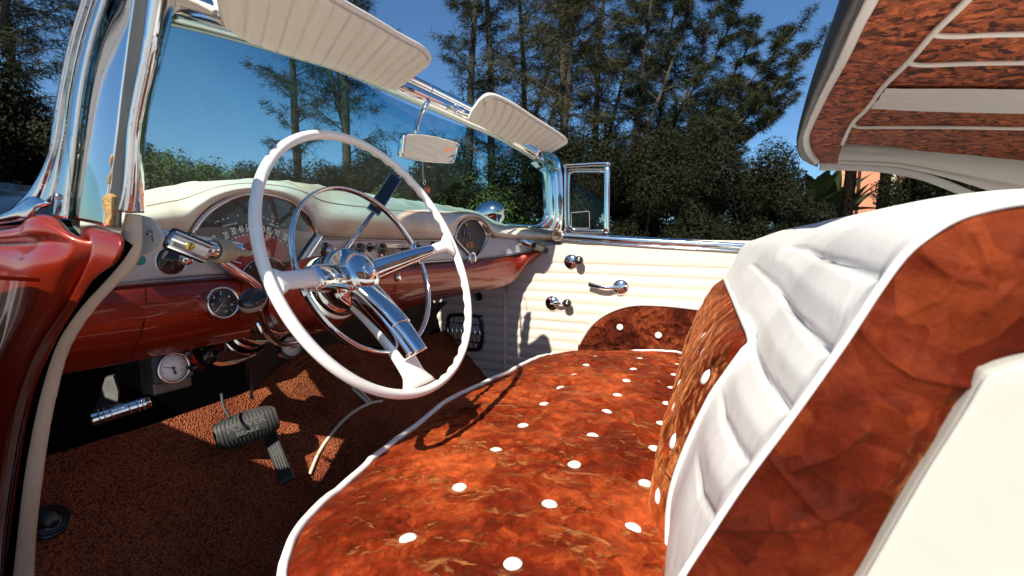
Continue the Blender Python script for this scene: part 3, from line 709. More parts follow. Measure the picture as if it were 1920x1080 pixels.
B().tube([cb-bn_*.01, P(452, 760, d=1.15), P(440, 700, d=1.2)], .008, 10).build('pedal_arm', 'rubber', brake)
# accelerator
ac = [P(497, 823, d=1.045), P(519, 815, d=1.05), P(552, 893, d=1.02), P(526, 905, d=1.015)]
a1 = ((ac[0]+ac[1])/2, (ac[3]+ac[2])/2); ay = (a1[0]-a1[1]); L_ = ay.length/2; ay.normalize(); axx = (ac[1]-ac[0]+ac[2]-ac[3]); axx = (axx-ay*axx.dot(ay)).normalized(); an = axx.cross(ay)
if an.dot(K-a1[0]) < 0: an = -an
acp = B().box((a1[0]+a1[1])/2, axx*.0150, ay*(L_+.006), an*.006).build('accelerator_pedal', 'rubber', car, bevel=.003)
rb_ = B()
for k in range(-2, 3): rb_.box((a1[0]+a1[1])/2+axx*k*.0055+an*.006+ay*.004, axx*.0011, ay*(L_-.006), an*.0012)
rb_.build('pedal_ribs', 'rubber', acp)
st_ = B()
for k in range(8): st_.box(a1[1]+axx*(-.0125+k*.0036)+an*.0075-ay*.000, axx*.0011, ay*.0005, an*.0004)
st_.build('stitching', 'stitch', acp)
# parking brake
ph = [P(166, 788, d=.80), P(200, 778, d=.815), P(240, 765, d=.835), P(283, 752, d=.855)]
hb = B(); pts = even(ph, 60)
hb.tube(pts, lambda u: .0115*min(1, (sm(0, .06, u)*.4+.6))*(1 if u < .93 else .75+.25*(1-u)/.07), 18)
hb_ = hb.build('parking_brake', 'chrome', car)
rg = B()
dirb = (pts[-1]-pts[0]).normalized()
for u in (.17, .27, .37, .66, .78, .88): rg.lathe(pts[int(u*59)], dirb, [(.010, -.0018), (.0132, -.0006), (.0132, .0006), (.010, .0018)], 20)
rg.build('handle_rings', 'chrome', hb_)
pl_ = [P(143, 712, d=.9), P(165, 712, d=.9), P(180, 737, d=.9), P(188, 735, d=.9), P(197, 708, d=.9), P(212, 705, d=.9), P(222, 735, d=.9), P(219, 756, d=.9), P(205, 770, d=.88), P(172, 780, d=.88), P(158, 762, d=.9), P(146, 735, d=.9)]
B().prism(pl_, V((.01, .012, 0))).build('brake_bracket', 'grey', hb_, smooth=False, bevel=.001)
B().tube(even([P(143, 710, d=.893), P(147, 738, d=.893), P(160, 764, d=.893), P(170, 778, d=.88)], 16), .0015, 8).build('bracket_edge', 'darkchrome', hb_)
# kick panel vent slots / sill plate in the dark left footwell
B().tube(even([P(60, 833, d=1.0), P(125, 812, d=1.05), P(195, 792, d=1.1)], 12), .0032, 8, flat=2).build('toe_board_strip', 'grey', car)
# floor dimmer switch
q = None; nrf = V((-.1, -.7, .7)).normalized()
def onfl0(px, py, lift=.004):
    v = FW+RT*((px-960)/FPX)-UP*((py-540)/FPX); t_ = .4
    while t_ < 3:
        q_ = K+v*t_
        if q_.z < fz_(q_.x, q_.y)+lift: return q_
        t_ += .002
q = onfl0(91, 978, .008)
dm = B().lathe(q, nrf, [(.027, -.004), (.027, .002), (.024, .004), (.022, .002), (.019, .005), (.016, .003), (.012, .006), (.012, .012), (0, .013)], 40).build('dimmer_switch', 'black', car)
disc(B(), q+nrf*.013+V((-.002, 0, 0)), nrf, .0105, .003).build('switch_button', 'grey', dm)
# tunnel piping (cream seam cords on the carpet)
def onfloor(px, py, lift=.004):
    v = FW+RT*((px-960)/FPX)-UP*((py-540)/FPX); t_ = .4
    while t_ < 3:
        q_ = K+v*t_
        if q_.z < fz_(q_.x, q_.y)+lift: return q_
        t_ += .002
    return q_
B().tube(even([onfloor(*p_) for p_ in [(581, 889), (595, 855), (613, 825), (640, 792), (668, 769), (695, 756), (716, 752)]], 40), .0042, 8).build('carpet_piping', 'wind', floor)
B().tube(even([onfloor(*p_) for p_ in [(660, 728), (676, 742), (690, 756)]], 20), .0042, 8).build('carpet_piping', 'wind', floor)
B().tube(even([onfloor(*p_) for p_ in [(672, 728), (684, 741), (697, 755)]], 20), .0035, 8).build('carpet_piping', 'wind', floor)
# ================================================================ seat cushion
fe = [(507, 1250), (520, 1150), (536, 1077), (541, 1041), (556, 996), (592, 960), (659, 902), (749, 826), (838, 754), (883, 732), (946, 703), (1017, 667), (1071, 641), (1107, 635)]
fe3 = [P(px, py, z=.670) for px, py in fe]
front = [(p.x, p.y) for p in fe3 if p.x > -.67]+[(.62, -.06)]
def yfront(x):
    if x < -.655: # rounded near corner
        t_ = min(1, (-.655-x)/.04); return -.088-.25*t_**2.2
    if x > .60: return -.06-.10*((x-.60)/.08)**2
    for (x0, y0), (x1, y1) in zip(front, front[1:]):
        if x0 <= x <= x1: return y0+(y1-y0)*(x-x0)/(x1-x0)
    return front[0][1] if x < front[0][0] else -.06
def ys(x): return sum(yfront(x+d) for d in (-.03, -.02, -.01, 0, .01, .02, .03))/7
BT = []
for i in range(11):
    for (y0, z0) in ((-.177, .703), (-.306, .7135), (-.409, .708)): BT.append((-.56+.1182*i-.0, y0))
def crown(x, v, y):
    # v 0 at front edge .. 1 at back
    z = .670+.042*(1-(1-min(1, v/.62))**2.2) if v < .62 else .712-.010*((v-.62)/.38)**2
    z -= .07*sm(.30, .68, x)**1.5*.6 + .05*max(0, (-.60-x)/.08)**2
    for bx, by in BT:
        d2 = (x-bx)**2+(y-by)**2
        if d2 < .01: z -= .0065*math.exp(-d2/.0004)+.004*math.exp(-d2/.0028)
    p = V((x, y, 0)); z += .0045*noise.noise(p*7+V((3, 1, 0)))+.0022*noise.noise(p*22)
    rr_ = math.hypot(x+.47, y+.52); z += .0016*math.sin(rr_*125+2*noise.noise(p*12))*math.exp(-((rr_-.24)/.055)**2)*sm(-.5, -.40, x)*(1-sm(-.32, -.2, x))
    # pulled folds between the buttons
    z += .0016*abs(noise.noise(V((x*9+y*20, y*34-x*12, .3))))*sm(.2, .5, v)
    return z
NX, NY = 470, 180; rows = []
# crushed creases: small stars of short folds pressed into the pile
CRS = {}; CELL = .03
_rn = random.Random(17)
def crease_field(n, x0, x1, y0, y1, amp):
    for _ in range(n):
        cx, cy = _rn.uniform(x0, x1), _rn.uniform(y0, y1)
        for k in range(_rn.randint(2, 5)):
            a = _rn.uniform(0, 6.28); L_ = _rn.uniform(.015, .055); px_, py_ = cx, cy; m_ = amp*_rn.uniform(.4, 1)*_rn.choice((1, 1, -.7))
            for q_ in range(3):
                a += _rn.uniform(-.35, .35); nx_, ny_ = px_+math.cos(a)*L_/3, py_+math.sin(a)*L_/3; sg_ = (px_, py_, nx_, ny_, m_*(1-q_*.28))
                for ix in range(int(math.floor((min(px_, nx_)-.012)/CELL)), int(math.floor((max(px_, nx_)+.012)/CELL))+1):
                    for iy in range(int(math.floor((min(py_, ny_)-.012)/CELL)), int(math.floor((max(py_, ny_)+.012)/CELL))+1): CRS.setdefault((ix, iy), []).append(sg_)
                px_, py_ = nx_, ny_
def crease(x, y):
    h = 0
    for ax_, ay_, bx_, by_, m_ in CRS.get((int(math.floor(x/CELL)), int(math.floor(y/CELL))), ()):
        dx, dy = bx_-ax_, by_-ay_; t_ = max(0, min(1, ((x-ax_)*dx+(y-ay_)*dy)/(dx*dx+dy*dy))); d2 = (x-ax_-dx*t_)**2+(y-ay_-dy*t_)**2
        if d2 < 1.4e-4:
            v_ = m_*(math.exp(-d2/7e-6)*.6+math.exp(-d2/3.2e-5)*.5)
            if abs(v_) > abs(h): h = v_
    return h
crease_field(420, -.70, .66, -.47, .0, .0032)
for j in range(NY):
    v = (j/(NY-1))**1.15; row = []
    for i in range(NX):
        x = -.692+1.367*i/(NX-1); y0 = ys(x); y = y0+(-.475-y0)*v; row.append(V((x, y, crown(x, v, y)+crease(x, y))))
    rows.append(row)
edge = rows[0]
def below(k, dy, dz): return [V((p.x, p.y+dy, p.z+dz)) for p in edge]
fr = [below(0, -.03, -.27), below(0, -.012, -.20), below(0, .010, -.12), below(0, .014, -.06), below(0, .009, -.02), below(0, .003, -.006)]
cush = B().grid(fr+rows).build('seat_cushion', 'velvet', car)
B().tube([p+V((0, .003, .002)) for p in edge[::3]], .0058, 10).build('seat_piping', 'button', cush)
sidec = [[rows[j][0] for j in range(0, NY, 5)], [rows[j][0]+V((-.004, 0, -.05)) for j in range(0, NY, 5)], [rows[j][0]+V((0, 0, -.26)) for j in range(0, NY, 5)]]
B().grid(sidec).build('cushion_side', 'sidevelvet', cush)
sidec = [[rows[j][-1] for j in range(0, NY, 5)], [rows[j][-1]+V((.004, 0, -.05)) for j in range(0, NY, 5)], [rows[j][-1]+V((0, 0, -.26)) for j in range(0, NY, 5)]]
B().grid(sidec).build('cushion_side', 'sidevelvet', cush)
B().tube([rows[j][-1]+V((.002, 0, .0)) for j in range(0, NY, 4)], .0045, 8).build('seat_piping', 'button', cush)
proto = None
def button_mesh():
    return B().lathe((0, 0, 0), (0, 0, 1), [(.0105, -.004), (.0122, -.001), (.0125, .0015), (.0112, .0040), (.0075, .0060), (.0035, .0068), (0, .007)], 24, (1, 0, 0))
proto = button_mesh().build('button', 'button', cush); first = True
def put_button(parent, p, n, s=1.):
    global first
    if first: o = proto; first = False
    else: o = proto.copy(); COL.objects.link(o)
    o.parent = parent
    q_ = V((0, 0, 1)).rotation_difference(V(n).normalized()); o.matrix_world = Matrix.Translation(p) @ q_.to_matrix().to_4x4() @ Matrix.Scale(s, 4); return o
for bx, by in BT:
    y0 = ys(bx); v = (by-y0)/(-.475-y0); z = crown(bx, v, by); e_ = .02
    zx = (crown(bx+e_, v, by)-crown(bx-e_, v, by))/(2*e_)
    v2 = (by+e_-y0)/(-.475-y0); v1 = (by-e_-y0)/(-.475-y0); zy = (crown(bx, v2, by+e_)-crown(bx, v1, by-e_))/(2*e_)
    put_button(cush, V((bx, by, z-.0015)), (-zx, -zy, 1), .86)
# ================================================================ seat back
A_ = [(-.455, .62), (-.432, .68), (-.430, .73), (-.445, .80), (-.478, .88), (-.515, .945), (-.550, 1.005), (-.585, 1.045), (-.65, 1.076), (-.74, 1.090), (-.82, 1.078), (-.90, 1.02), (-.93, .90)]
B_ = [(-.475, .62), (-.470, .68), (-.470, .73), (-.472, .80), (-.490, .875), (-.515, .935), (-.541, .980), (-.565, 1.022), (-.607, 1.053), (-.70, 1.068), (-.78, 1.062), (-.87, 1.01), (-.92, .90)]
_w = [P(px, py, x=-.686) for px, py in [(1340, 990), (1400, 900), (1480, 792), (1560, 680), (1600, 622), (1650, 545), (1700, 478), (1750, 437), (1800, 408), (1860, 390), (1920, 379)]]
B_ = [(-.474, .62), (-.466, .70), (-.463, .77)]+[(p.y+.0005, p.z) for p in _w]+[(-.66, 1.066), (-.72, 1.070), (-.80, 1.058), (-.87, 1.01), (-.92, .90)]
NP = 130
Ac = even([V((0, a, c)) for a, c in A_], NP); Bc = cat([V((0, a, c)) for a, c in B_], NP)
Bc = even([V((0, a, c)) for a, c in B_], NP)
def sb_pt(x, s):
    """x position, s in 0..1 along the profile"""
    f = s*(NP-1); k = min(NP-2, int(f)); f -= k
    a = Ac[k].lerp(Ac[k+1], f); b0 = Bc[k].lerp(Bc[k+1], f)
    w_ = max(sm(-.36, -.52, x)*.8+.2*sm(-.5, -.68, x) if x < 0 else 0, sm(.40, .60, x))
    p = a.lerp(b0, w_); return V((x, p.y, p.z))
def nrm_at(x, s):
    a = sb_pt(x+.005, s)-sb_pt(x-.005, s); c = sb_pt(x, min(1, s+.01))-sb_pt(x, max(0, s-.01)); n = a.cross(c).normalized()
    return n if n.y-(-.8+0) * 0 > 0 or n.z > .2 else -n
# pleat grooves on the near bolster: each runs from the insert edge to the side welt
pleat_px = [((1501, 460), (1560, 478), (1600, 498), (1638, 521)), ((1412, 497), (1432, 515), (1452, 545), (1490, 597), (1549, 648)), ((1395, 614), (1405, 655), (1430, 715), (1467, 765)), ((1357, 785), (1363, 815), (1378, 845), (1398, 871)), ((1316, 929), (1325, 952), (1337, 973))]
def hit(px, py, xmin=-.685, xmax=.6):
    """first point of the seat back surface on a pixel ray: returns (x, s)"""
    best = None
    for xi in range(0, 140):
        x = xmin+(xmax-xmin)*xi/139; q_ = P(px, py, x=x)
        for k in range(0, NP-1, 2):
            s = k/(NP-1); p = sb_pt(x, s); d = (p-q_).length
            if best is None or d < best[0]-.0004: best = (d, x, s)
    return best
NXB = 230; xs = [-.685+1.29*(i/(NXB-1))**1.25 for i in range(NXB)]
def prof_s(z):
    best = min(range(NP), key=lambda k: abs(Ac[k].z-z)+(9 if Ac[k].y < -.76 else 0)); return best/(NP-1)
SEAMS = [[(-.70, .470), (-.5, .477), (-.3, .482)], [(-.70, .416), (-.4, .426), (-.06, .436)], [(-.70, .373), (-.58, .366), (-.40, .362)], [(-.70, .331), (-.63, .318), (-.55, .307)], [(-.70, .285), (-.61, .256)]]
def seam_s(sm_, x):
    """height parameter of a seam at x and how strongly it is drawn in"""
    if x >= sm_[-1][0]: return sm_[-1][1], 1-sm(0, .10, x-sm_[-1][0])
    for (x0, s0), (x1, s1) in zip(sm_, sm_[1:]):
        if x0 <= x <= x1: return s0+(s1-s0)*(x-x0)/max(1e-5, x1-x0), 1
    return sm_[0][1], 1
S_INS = prof_s(.945); 
def bol(x, s):
    # fraction across bolster, 0 at welt, 1 at the insert side
    t_ = (x+.685)/.215; d = .0; bg_ = 0
    for k_, sm_ in enumerate(SEAMS):
        sl, fd_ = seam_s(sm_, x); bs_ = abs(s-sl)
        bg_ = max(bg_, fd_*(math.exp(-(bs_/.0030)**2)*.0035+math.exp(-(bs_/.022)**2)*.0038))
    g_ = bg_
    d -= g_*sm(.02, .12, t_)
    # inside the insert: step inwards so the velvet panel sits in it
    if -.462 < x < .50 and s < S_INS: d -= .010
    d += .004*math.sin(min(1, max(0, t_))*math.pi)+.0012*noise.noise(V((x*6, s*14, 0)))
    return d
S = [i/259 for i in range(260)]
rows = []
for x in xs:
    row = []
    for s in S:
        p = sb_pt(x, s); c = sb_pt(x, min(1, s+.012))-sb_pt(x, max(0, s-.012)); a = sb_pt(x+.006, s)-sb_pt(x-.006, s)
        n = c.cross(a).normalized()
        if n.y*.5+n.z < -.1 and s < .8: n = -n
        if s < .5 and n.y < 0: n = -n
        if .4 < s < .8 and n.z < 0: n = -n
        if s > .85 and n.y > 0: n = -n
        row.append(p+n*bol(x, s))
    rows.append(row)
back = B().grid(rows).build('seat_back', 'white', car)
# velvet insert of the backrest
INX = [-.462+.960*i/139 for i in range(140)]; rows = []
BTB = [(-.415+.118*i, s_) for i in range(8) for s_ in (prof_s(.73), prof_s(.80), prof_s(.885))]
NI = 80
def ins_pt(x, v):
    s = .06+(S_INS-.06)*v; p = sb_pt(x, s); c = sb_pt(x, s+.01)-sb_pt(x, s-.01); n = V((0, c.z, -c.y)).normalized()
    e_ = min(v if v > .5 else 1, 1-v, (x+.462)/.5*1.4+.0, (.498-x)/.5*1.4)
    d = .016*min(1, max(0, e_)/.12)**.6-.006
    for bx, bs in BTB:
        d2 = (x-bx)**2+((s-bs)*.95)**2
        if d2 < .006: d -= .007*math.exp(-d2/.0005)
    d += (.0035*noise.noise(V((x*10, s*16, 4)))+.0025*noise.noise(V((x*26, s*50, 2))))*min(1, max(0, e_)/.15)
    return p+n*d, n
for j in range(NI): rows.append([ins_pt(x, j/(NI-1))[0] for x in INX])
ins = B().grid(rows).build('seat_back_insert', 'velvet', back)
bd = [r[0] for r in rows]; topb = rows[-1]
pip = bd[:-3]+[bd[-1].lerp(topb[2], .4)+V((0, 0, -.006))]+topb[4:]
B().tube([p+V((-.002 if i < len(bd)-3 else 0, .004, .001)) for i, p in enumerate(even(pip, 150))], .0052, 10).build('insert_piping', 'button', back)
for bx, bs in BTB:
    v = (bs-.06)/(S_INS-.06); p, n = ins_pt(bx, v); put_button(ins, p-n*.001, n, .82)
# side welt and velvet side panel
wl = [(1240, 1150), (1285, 1075), (1340, 990), (1400, 900), (1480, 792), (1560, 680), (1600, 622), (1650, 545), (1700, 478), (1750, 437), (1800, 408), (1860, 390), (1920, 379), (2000, 372), (2080, 380)]
w3 = even([P(px, py, x=-.686) for px, py in wl], 90)
wr = [(1560, 1150), (1600, 1080), (1640, 1010), (1680, 940), (1720, 872), (1765, 800), (1800, 742), (1828, 694), (1845, 686), (1870, 676), (1920, 664), (1990, 655), (2070, 650)]
wr3 = even([P(px, py, x=-.688) for px, py in wr], 90)
mid3 = [a.lerp(c, .5)+V((-.006, 0, 0)) for a, c in zip(w3, wr3)]
FOLDS = [[P(px, py, x=-.690) for px, py in f_] for f_ in [((1444, 857), (1541, 964)), ((1541, 964), (1600, 940), (1668, 886)), ((1346, 993), (1450, 985), (1541, 969)), ((1541, 975), (1493, 1061)), ((1620, 622), (1660, 670), (1707, 700), (1805, 720)), ((1690, 590), (1755, 560), (1800, 500)), ((1830, 440), (1850, 520), (1840, 580)), ((1860, 560), (1900, 520), (1925, 450)), ((1668, 886), (1700, 800), (1690, 760)), ((1480, 880), (1560, 850), (1620, 800)), ((1735, 480), (1780, 520), (1850, 530))]]
def foldd(p):
    best = 9
    for f_ in FOLDS:
        for a_, c_ in zip(f_, f_[1:]):
            ab = c_-a_; t_ = max(0, min(1, (p-a_).dot(ab)/ab.length_squared)); q_ = a_+ab*t_-p; q_.x = 0; dd = q_.length
            if dd < best: best = dd
    return .0016*math.exp(-(best/.0016)**2)+.0022*math.exp(-(best/.007)**2)
g_ = patch([w3, [p+V((-.002, 0, 0)) for p in [a.lerp(c, .08) for a, c in zip(w3, wr3)]], mid3, wr3, [p+V((.02, 0, 0)) for p in wr3]], 260, 110, lambda u, v, p: (.0022*noise.noise(p*14)+.0016*noise.noise(p*38)+foldd(p)*sm(.10, .24, v))*sm(0, .08, v))
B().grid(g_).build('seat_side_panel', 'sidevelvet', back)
B().tube([p+V((-.001, .0012, 0)) for p in w3], .0019, 10).build('side_welt', 'button', back)
wn3 = [p+V((-.010, .0, 0)) for p in wr3]
c1 = P(1930, 1130, x=-.70)
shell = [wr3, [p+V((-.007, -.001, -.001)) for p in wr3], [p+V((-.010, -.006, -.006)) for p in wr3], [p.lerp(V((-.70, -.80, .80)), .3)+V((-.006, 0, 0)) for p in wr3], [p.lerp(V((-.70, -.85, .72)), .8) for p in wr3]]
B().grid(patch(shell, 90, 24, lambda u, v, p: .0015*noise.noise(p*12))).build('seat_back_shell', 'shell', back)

# ================================================================ passenger door
DX = .74
def dz_pleat(z): return None
zl = []
for a in [(1000, 500), (976, 520), (959, 540), (957, 560), (957, 581), (957, 602), (957, 623), (957, 645), (957, 665)]: zl.append(P(*a, x=DX).z)
def dpl(y, z):
    """puffed horizontal pleats"""
    if z > .955: k = (z-.955)/.045; k = min(.5, k)
    else: k = (.955-z)/.038
    f = k-math.floor(k); return .0085*(abs(math.sin(math.pi*f)))**.32
edge_px = [(1052, 459), (1020, 463), (998, 472), (982, 488), (968, 505), (958, 525), (952, 550), (950, 590), (949, 640), (948, 690), (948, 730)]
ed3 = even([P(px, py, x=DX) for px, py in edge_px], 120)
rows = []
for p in ed3:
    rows.append([V((DX-dpl(0, p.z), p.y-(p.y+1.05)*i/60, p.z+(0 if i == 0 else 0))) for i in range(61)])
# top part: horizontal rows at higher z follow the belt line
door = B().grid([[V((q_.x-.0, q_.y, q_.z)) for q_ in r] for r in rows]).build('passenger_door', 'door', car)
topz = [[V((DX-.004, ed3[0].y-(ed3[0].y+1.05)*i/40, ed3[0].z+k*.012)) for i in range(41)] for k in range(-1, 3)]
B().grid(topz).build('door_top_roll', 'door', door)
B().tube([p+V((-.004, 0, 0)) for p in ed3], .0038, 8).build('door_edge_welt', 'door', door)
B().tube([p+V((-.001, .012, -.004)) for p in ed3[8:]], .0045, 8).build('door_seal', 'wind', door)
# belt moulding
bl = [(1050, 441), (1100, 445), (1150, 449), (1250, 455), (1350, 460), (1430, 465), (1560, 473)]
b3 = [P(px, py, x=DX) for px, py in bl]
mo = flat_tube(even(b3, 40), .013, .016, ZU); mo.build('belt_moulding', 'chrome', door)
B().tube([p+V((-.012, 0, -.016)) for p in even(b3, 40)], .004, 8).build('belt_bead', 'chrome', door)
B().tube([p+V((.012, 0, .010)) for p in even(b3, 40)], .006, 8).build('belt_bead', 'chrome', door)
# vent window
vy = lambda px, py: P(px, py, x=DX)
B().tube(even([vy(1057, 311), vy(1080, 310), (vy(1112, 308)), vy(1144, 307)], 16), .0075, 12, flat=.7).build('vent_frame', 'chrome', door)
fr_ = flat_tube(even([vy(1138, 311), vy(1138, 360), vy(1137, 437)], 16), .010, .0065, V((0, 1, 0))); fr_.build('vent_post', 'chrome', door)
B().tube(even([vy(1140, 311), vy(1140, 437)], 6), .0022, 8).build('vent_post', 'chrome', door)
B().tube(even([vy(1060, 314), vy(1060, 370), vy(1061, 434)], 12), .005, 10).build('vent_frame', 'chrome', door)
lp = [(1133, 322), (1080, 322), (1070, 325), (1067, 334), (1067, 415), (1071, 425), (1082, 431), (1133, 432)]
B().tube(cat([vy(*p_) for p_ in lp], 70), .0038, 10).build('vent_frame', 'chrome', door)
lp2 = [(1133, 318), (1076, 318), (1066, 321), (1063, 330), (1063, 420), (1068, 431), (1080, 436), (1133, 437)]
B().tube(cat([vy(*p_)+V((.006, 0, 0)) for p_ in lp2], 70), .005, 10).build('vent_seal', 'rubber', door)
B().grid([[vy(1067, 322), vy(1133, 322)], [vy(1067, 432), vy(1133, 432)]]).build('vent_glass', 'glass', door, smooth=False)
stq = [vy(1071, 399), vy(1105, 396), vy(1106, 428), vy(1072, 428)]
frm = B(); n_ = 4
B().tube([stq[i % 4].lerp(stq[(i+1) % 4], f)+V((-.002, 0, 0)) for i in range(4) for f in (.05, .5, .95)], .0009, 6, closed=True).build('glass_sticker', 'stitch', door)
# cranks and handle
def crank(px, py, qx, qy, name, lever_=False):
    c = P(px, py, x=DX-.016); e = P(qx, qy, x=DX-.026)
    o = B().lathe(c+V((.012, 0, 0)), (-1, 0, 0), [(.030, -.002), (.031, .003), (.027, .008), (.018, .013), (.010, .015), (0, .016)], 36).build(name, 'chrome', door)
    if not lever_:
        B().tube([c+V((-.003, 0, 0)), c.lerp(e, .5)+V((-.008, 0, 0)), e], .006, 12).build('crank_arm', 'chrome', o)
        B().lathe(e, (-1, 0, 0), [(.004, -.004), (.012, .0), (.0165, .008), (.0165, .018), (.012, .023), (0, .024)], 24).build('crank_knob', 'black', o)
        B().lathe(e+V((-.0245, 0, 0)), (-1, 0, 0), [(.007, 0), (.005, .002), (0, .002)], 20).build('knob_tip', 'chrome', o)
    else:
        pts = even([c+V((-.004, 0, 0)), P((px+qx)/2, (py+qy)/2+3, x=DX-.030), e], 20)
        flat_tube(pts, lambda u: .0065+.003*sm(.5, 1, u), .005, ZU).build('handle_lever', 'chrome', o)
    return o
crank(1070, 491, 1087, 488, 'window_crank'); crank(1034, 569, 1065, 568, 'vent_crank'); crank(1163, 539, 1104, 533, 'door_handle', True)
# velvet pocket
pk = [(1085, 648), (1100, 622), (1118, 602), (1145, 585), (1185, 573), (1240, 573), (1300, 579), (1360, 588), (1430, 597)]
pt3 = [P(px, py, x=DX-.012) for px, py in pk]; pb3 = [V((DX-.012, p.y, .56)) for p in pt3]
def pdispv(u, v, p):
    d = .012*min(1, v/.12)**.5
    for bb in PB: 
        d2 = (p-bb).length_squared
        if d2 < .01: d -= .006*math.exp(-d2/.0006)
    return d+.003*noise.noise(p*14)
PB = [P(px, py, x=DX-.02) for px, py in [(1163, 613), (1235, 628), (1312, 633)]]
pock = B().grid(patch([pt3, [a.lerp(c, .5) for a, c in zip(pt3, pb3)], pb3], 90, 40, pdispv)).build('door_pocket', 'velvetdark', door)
B().tube(even([p+V((-.006, 0, .002)) for p in pt3], 80), .0058, 10).build('pocket_piping', 'door', pock)
for q_ in PB: put_button(pock, q_+V((-.008, 0, 0)), (-1, 0, 0), .95)
# kick panel
KX = .735
kt = [(948, 533), (920, 540), (890, 546), (855, 552), (820, 556), (790, 560)]; kb = [(948, 735), (925, 728), (905, 720), (870, 692), (838, 655), (815, 610)]
def kp_(px, py): return P(px, py, x=KX)
ktop = [V((KX, kp_(px, 550).y, kp_(px, py).z)) for px, py in kt]
kbot = [kp_(px, py) for px, py in kb]
rows = [[a.lerp(c, j/80) for a, c in zip(ktop, kbot)] for j in range(81)]
rows = [even(r, 40) for r in rows]; rows = [[V((KX-dpl(0, q_.z), q_.y, q_.z)) for q_ in r] for r in rows]
kick = B().grid(rows).build('kick_panel', 'door', car)
B().tube(even([p+V((-.006, 0, 0)) for p in kbot], 40), .0045, 8).build('kick_piping', 'wind', kick)
B().tube(even([kp_(947, 548)+V((-.004, 0, 0)), kp_(946, 620)+V((-.004, 0, 0)), kp_(946, 725)+V((-.004, 0, 0))], 20), .006, 8).build('panel_welt', 'wind', kick)
# speaker grille of the kick panel
GX = KX-.012
gq = [(847, 588), (895, 590), (905, 600), (906, 645), (895, 659), (855, 655), (838, 640), (836, 600)]
g3 = cat([P(px, py, x=GX) for px, py in gq], 60, True); gc = sum(g3, V())/60
grl = B().grid([[p+V((.012, 0, 0)) for p in g3+g3[:1]], [p+V((0, 0, 0)) for p in g3+g3[:1]], [gc+(p-gc)*.93+V((-.006, 0, 0)) for p in g3+g3[:1]], [gc+(p-gc)*.84+V((-.003, 0, 0)) for p in g3+g3[:1]], [gc+(p-gc)*.80+V((.006, 0, 0)) for p in g3+g3[:1]], [gc+V((.008, 0, 0)) for p in g3+g3[:1]]]).build('speaker_grille', 'black', kick)
brs = B()
yy0 = min(p.y for p in g3); yy1 = max(p.y for p in g3); zz0 = min(p.z for p in g3); zz1 = max(p.z for p in g3)
for k in range(8):
    u = (k+.7)/8.4; yc = yy0+(yy1-yy0)*u; hh_ = (zz1-zz0)*.5*.76*(1-.25*abs(2*u-1)**2)
    brs.tube([V((GX+.001, yc+.014, (zz0+zz1)/2+hh_)), V((GX-.004, yc, (zz0+zz1)/2)), V((GX+.001, yc-.014, (zz0+zz1)/2-hh_))], .0035, 8, flat=.8)
brs.build('grille_bars', 'chrome', grl)
B().lathe(P(898, 556, x=GX), (-1, 0, 0), [(0, 0), (.014, 0), (.018, .004), (.016, .008), (.012, .003)], 24).build('vent_hole_ring', 'black', kick)

# ================================================================ windscreen
fH = lambda x: .27-.19*(min(.72, abs(x))/.72)**2-.05*max(0, (min(.72, abs(x))-.6)/.12)**2
hl = [(240, 30), (280, 37), (320, 45), (372, 57), (463, 81), (545, 106), (607, 124), (665, 146), (747, 181), (813, 208), (874, 235), (927, 258), (973, 283), (1003, 302)]
hlow = [P(px, py, y=fH) for px, py in hl]
hup_h = lambda p: .055
hc = even([p+V((0, -.010, .020)) for p in hlow], 60)
head = flat_tube(hc, .022, .018, ZU).build('windscreen_header', 'chrome', car)
B().tube([p+V((0, .004, -.019)) for p in hc], .0055, 10).build('header_channel', 'darkchrome', head)
B().tube([p+V((0, -.016, -.006)) for p in hc], .0035, 8).build('header_rib', 'darkchrome', head)
B().tube([p+V((0, .004, .032)) for p in hc], .013, 12).build('header_rail', 'chrome', head)
B().tube([p+V((0, -.014, .018)) for p in hc], .0032, 8).build('header_rib', 'chrome', head)
# passenger pillar
fp = [(1012, 312), (1020, 322), (1025, 345), (1027, 375), (1027, 400), (1022, 415), (1008, 424)]
pin = [P(1003, 303, y=fH)]+[P(px, py, x=.715) for px, py in fp]
outp = [(1030, 283), (1046, 294), (1053, 320), (1055, 350), (1056, 385), (1055, 415), (1052, 437)]
pout = [P(px, py, x=.745) for px, py in outp]
ev_in, ev_out = even(pin, 50), even(pout, 50)
pil = B()
prof_ = [(0, .03), (0, .0), (.10, -.012), (.22, -.016), (.30, -.006), (.36, .002), (.44, -.008), (.60, -.016), (.74, -.008), (.82, .004), (.90, -.006), (.97, -.004), (1, .010), (1, .04)]
rows = []
for a, c in zip(ev_in, ev_out):
    nn_ = V((-.6, -.8, 0)).normalized(); rows.append([a.lerp(c, u)-nn_*h*1.0 for u, h in prof_])
pil.grid(rows); pillar = pil.build('passenger_pillar', 'chrome', car)
gb = even([P(px, py, x=.715) for px, py in [(1026, 400), (1022, 414), (1008, 423), (988, 424), (950, 421)]], 20)
B().tube([p+V((-.0, 0, 0)) for p in gb], .006, 10).build('glass_channel', 'chrome', pillar)
B().tube(even([P(px, py, x=.72) for px, py in [(1024, 318), (1038, 315), (1052, 318)]], 10), .004, 8).build('visor_socket', 'chrome', pillar)
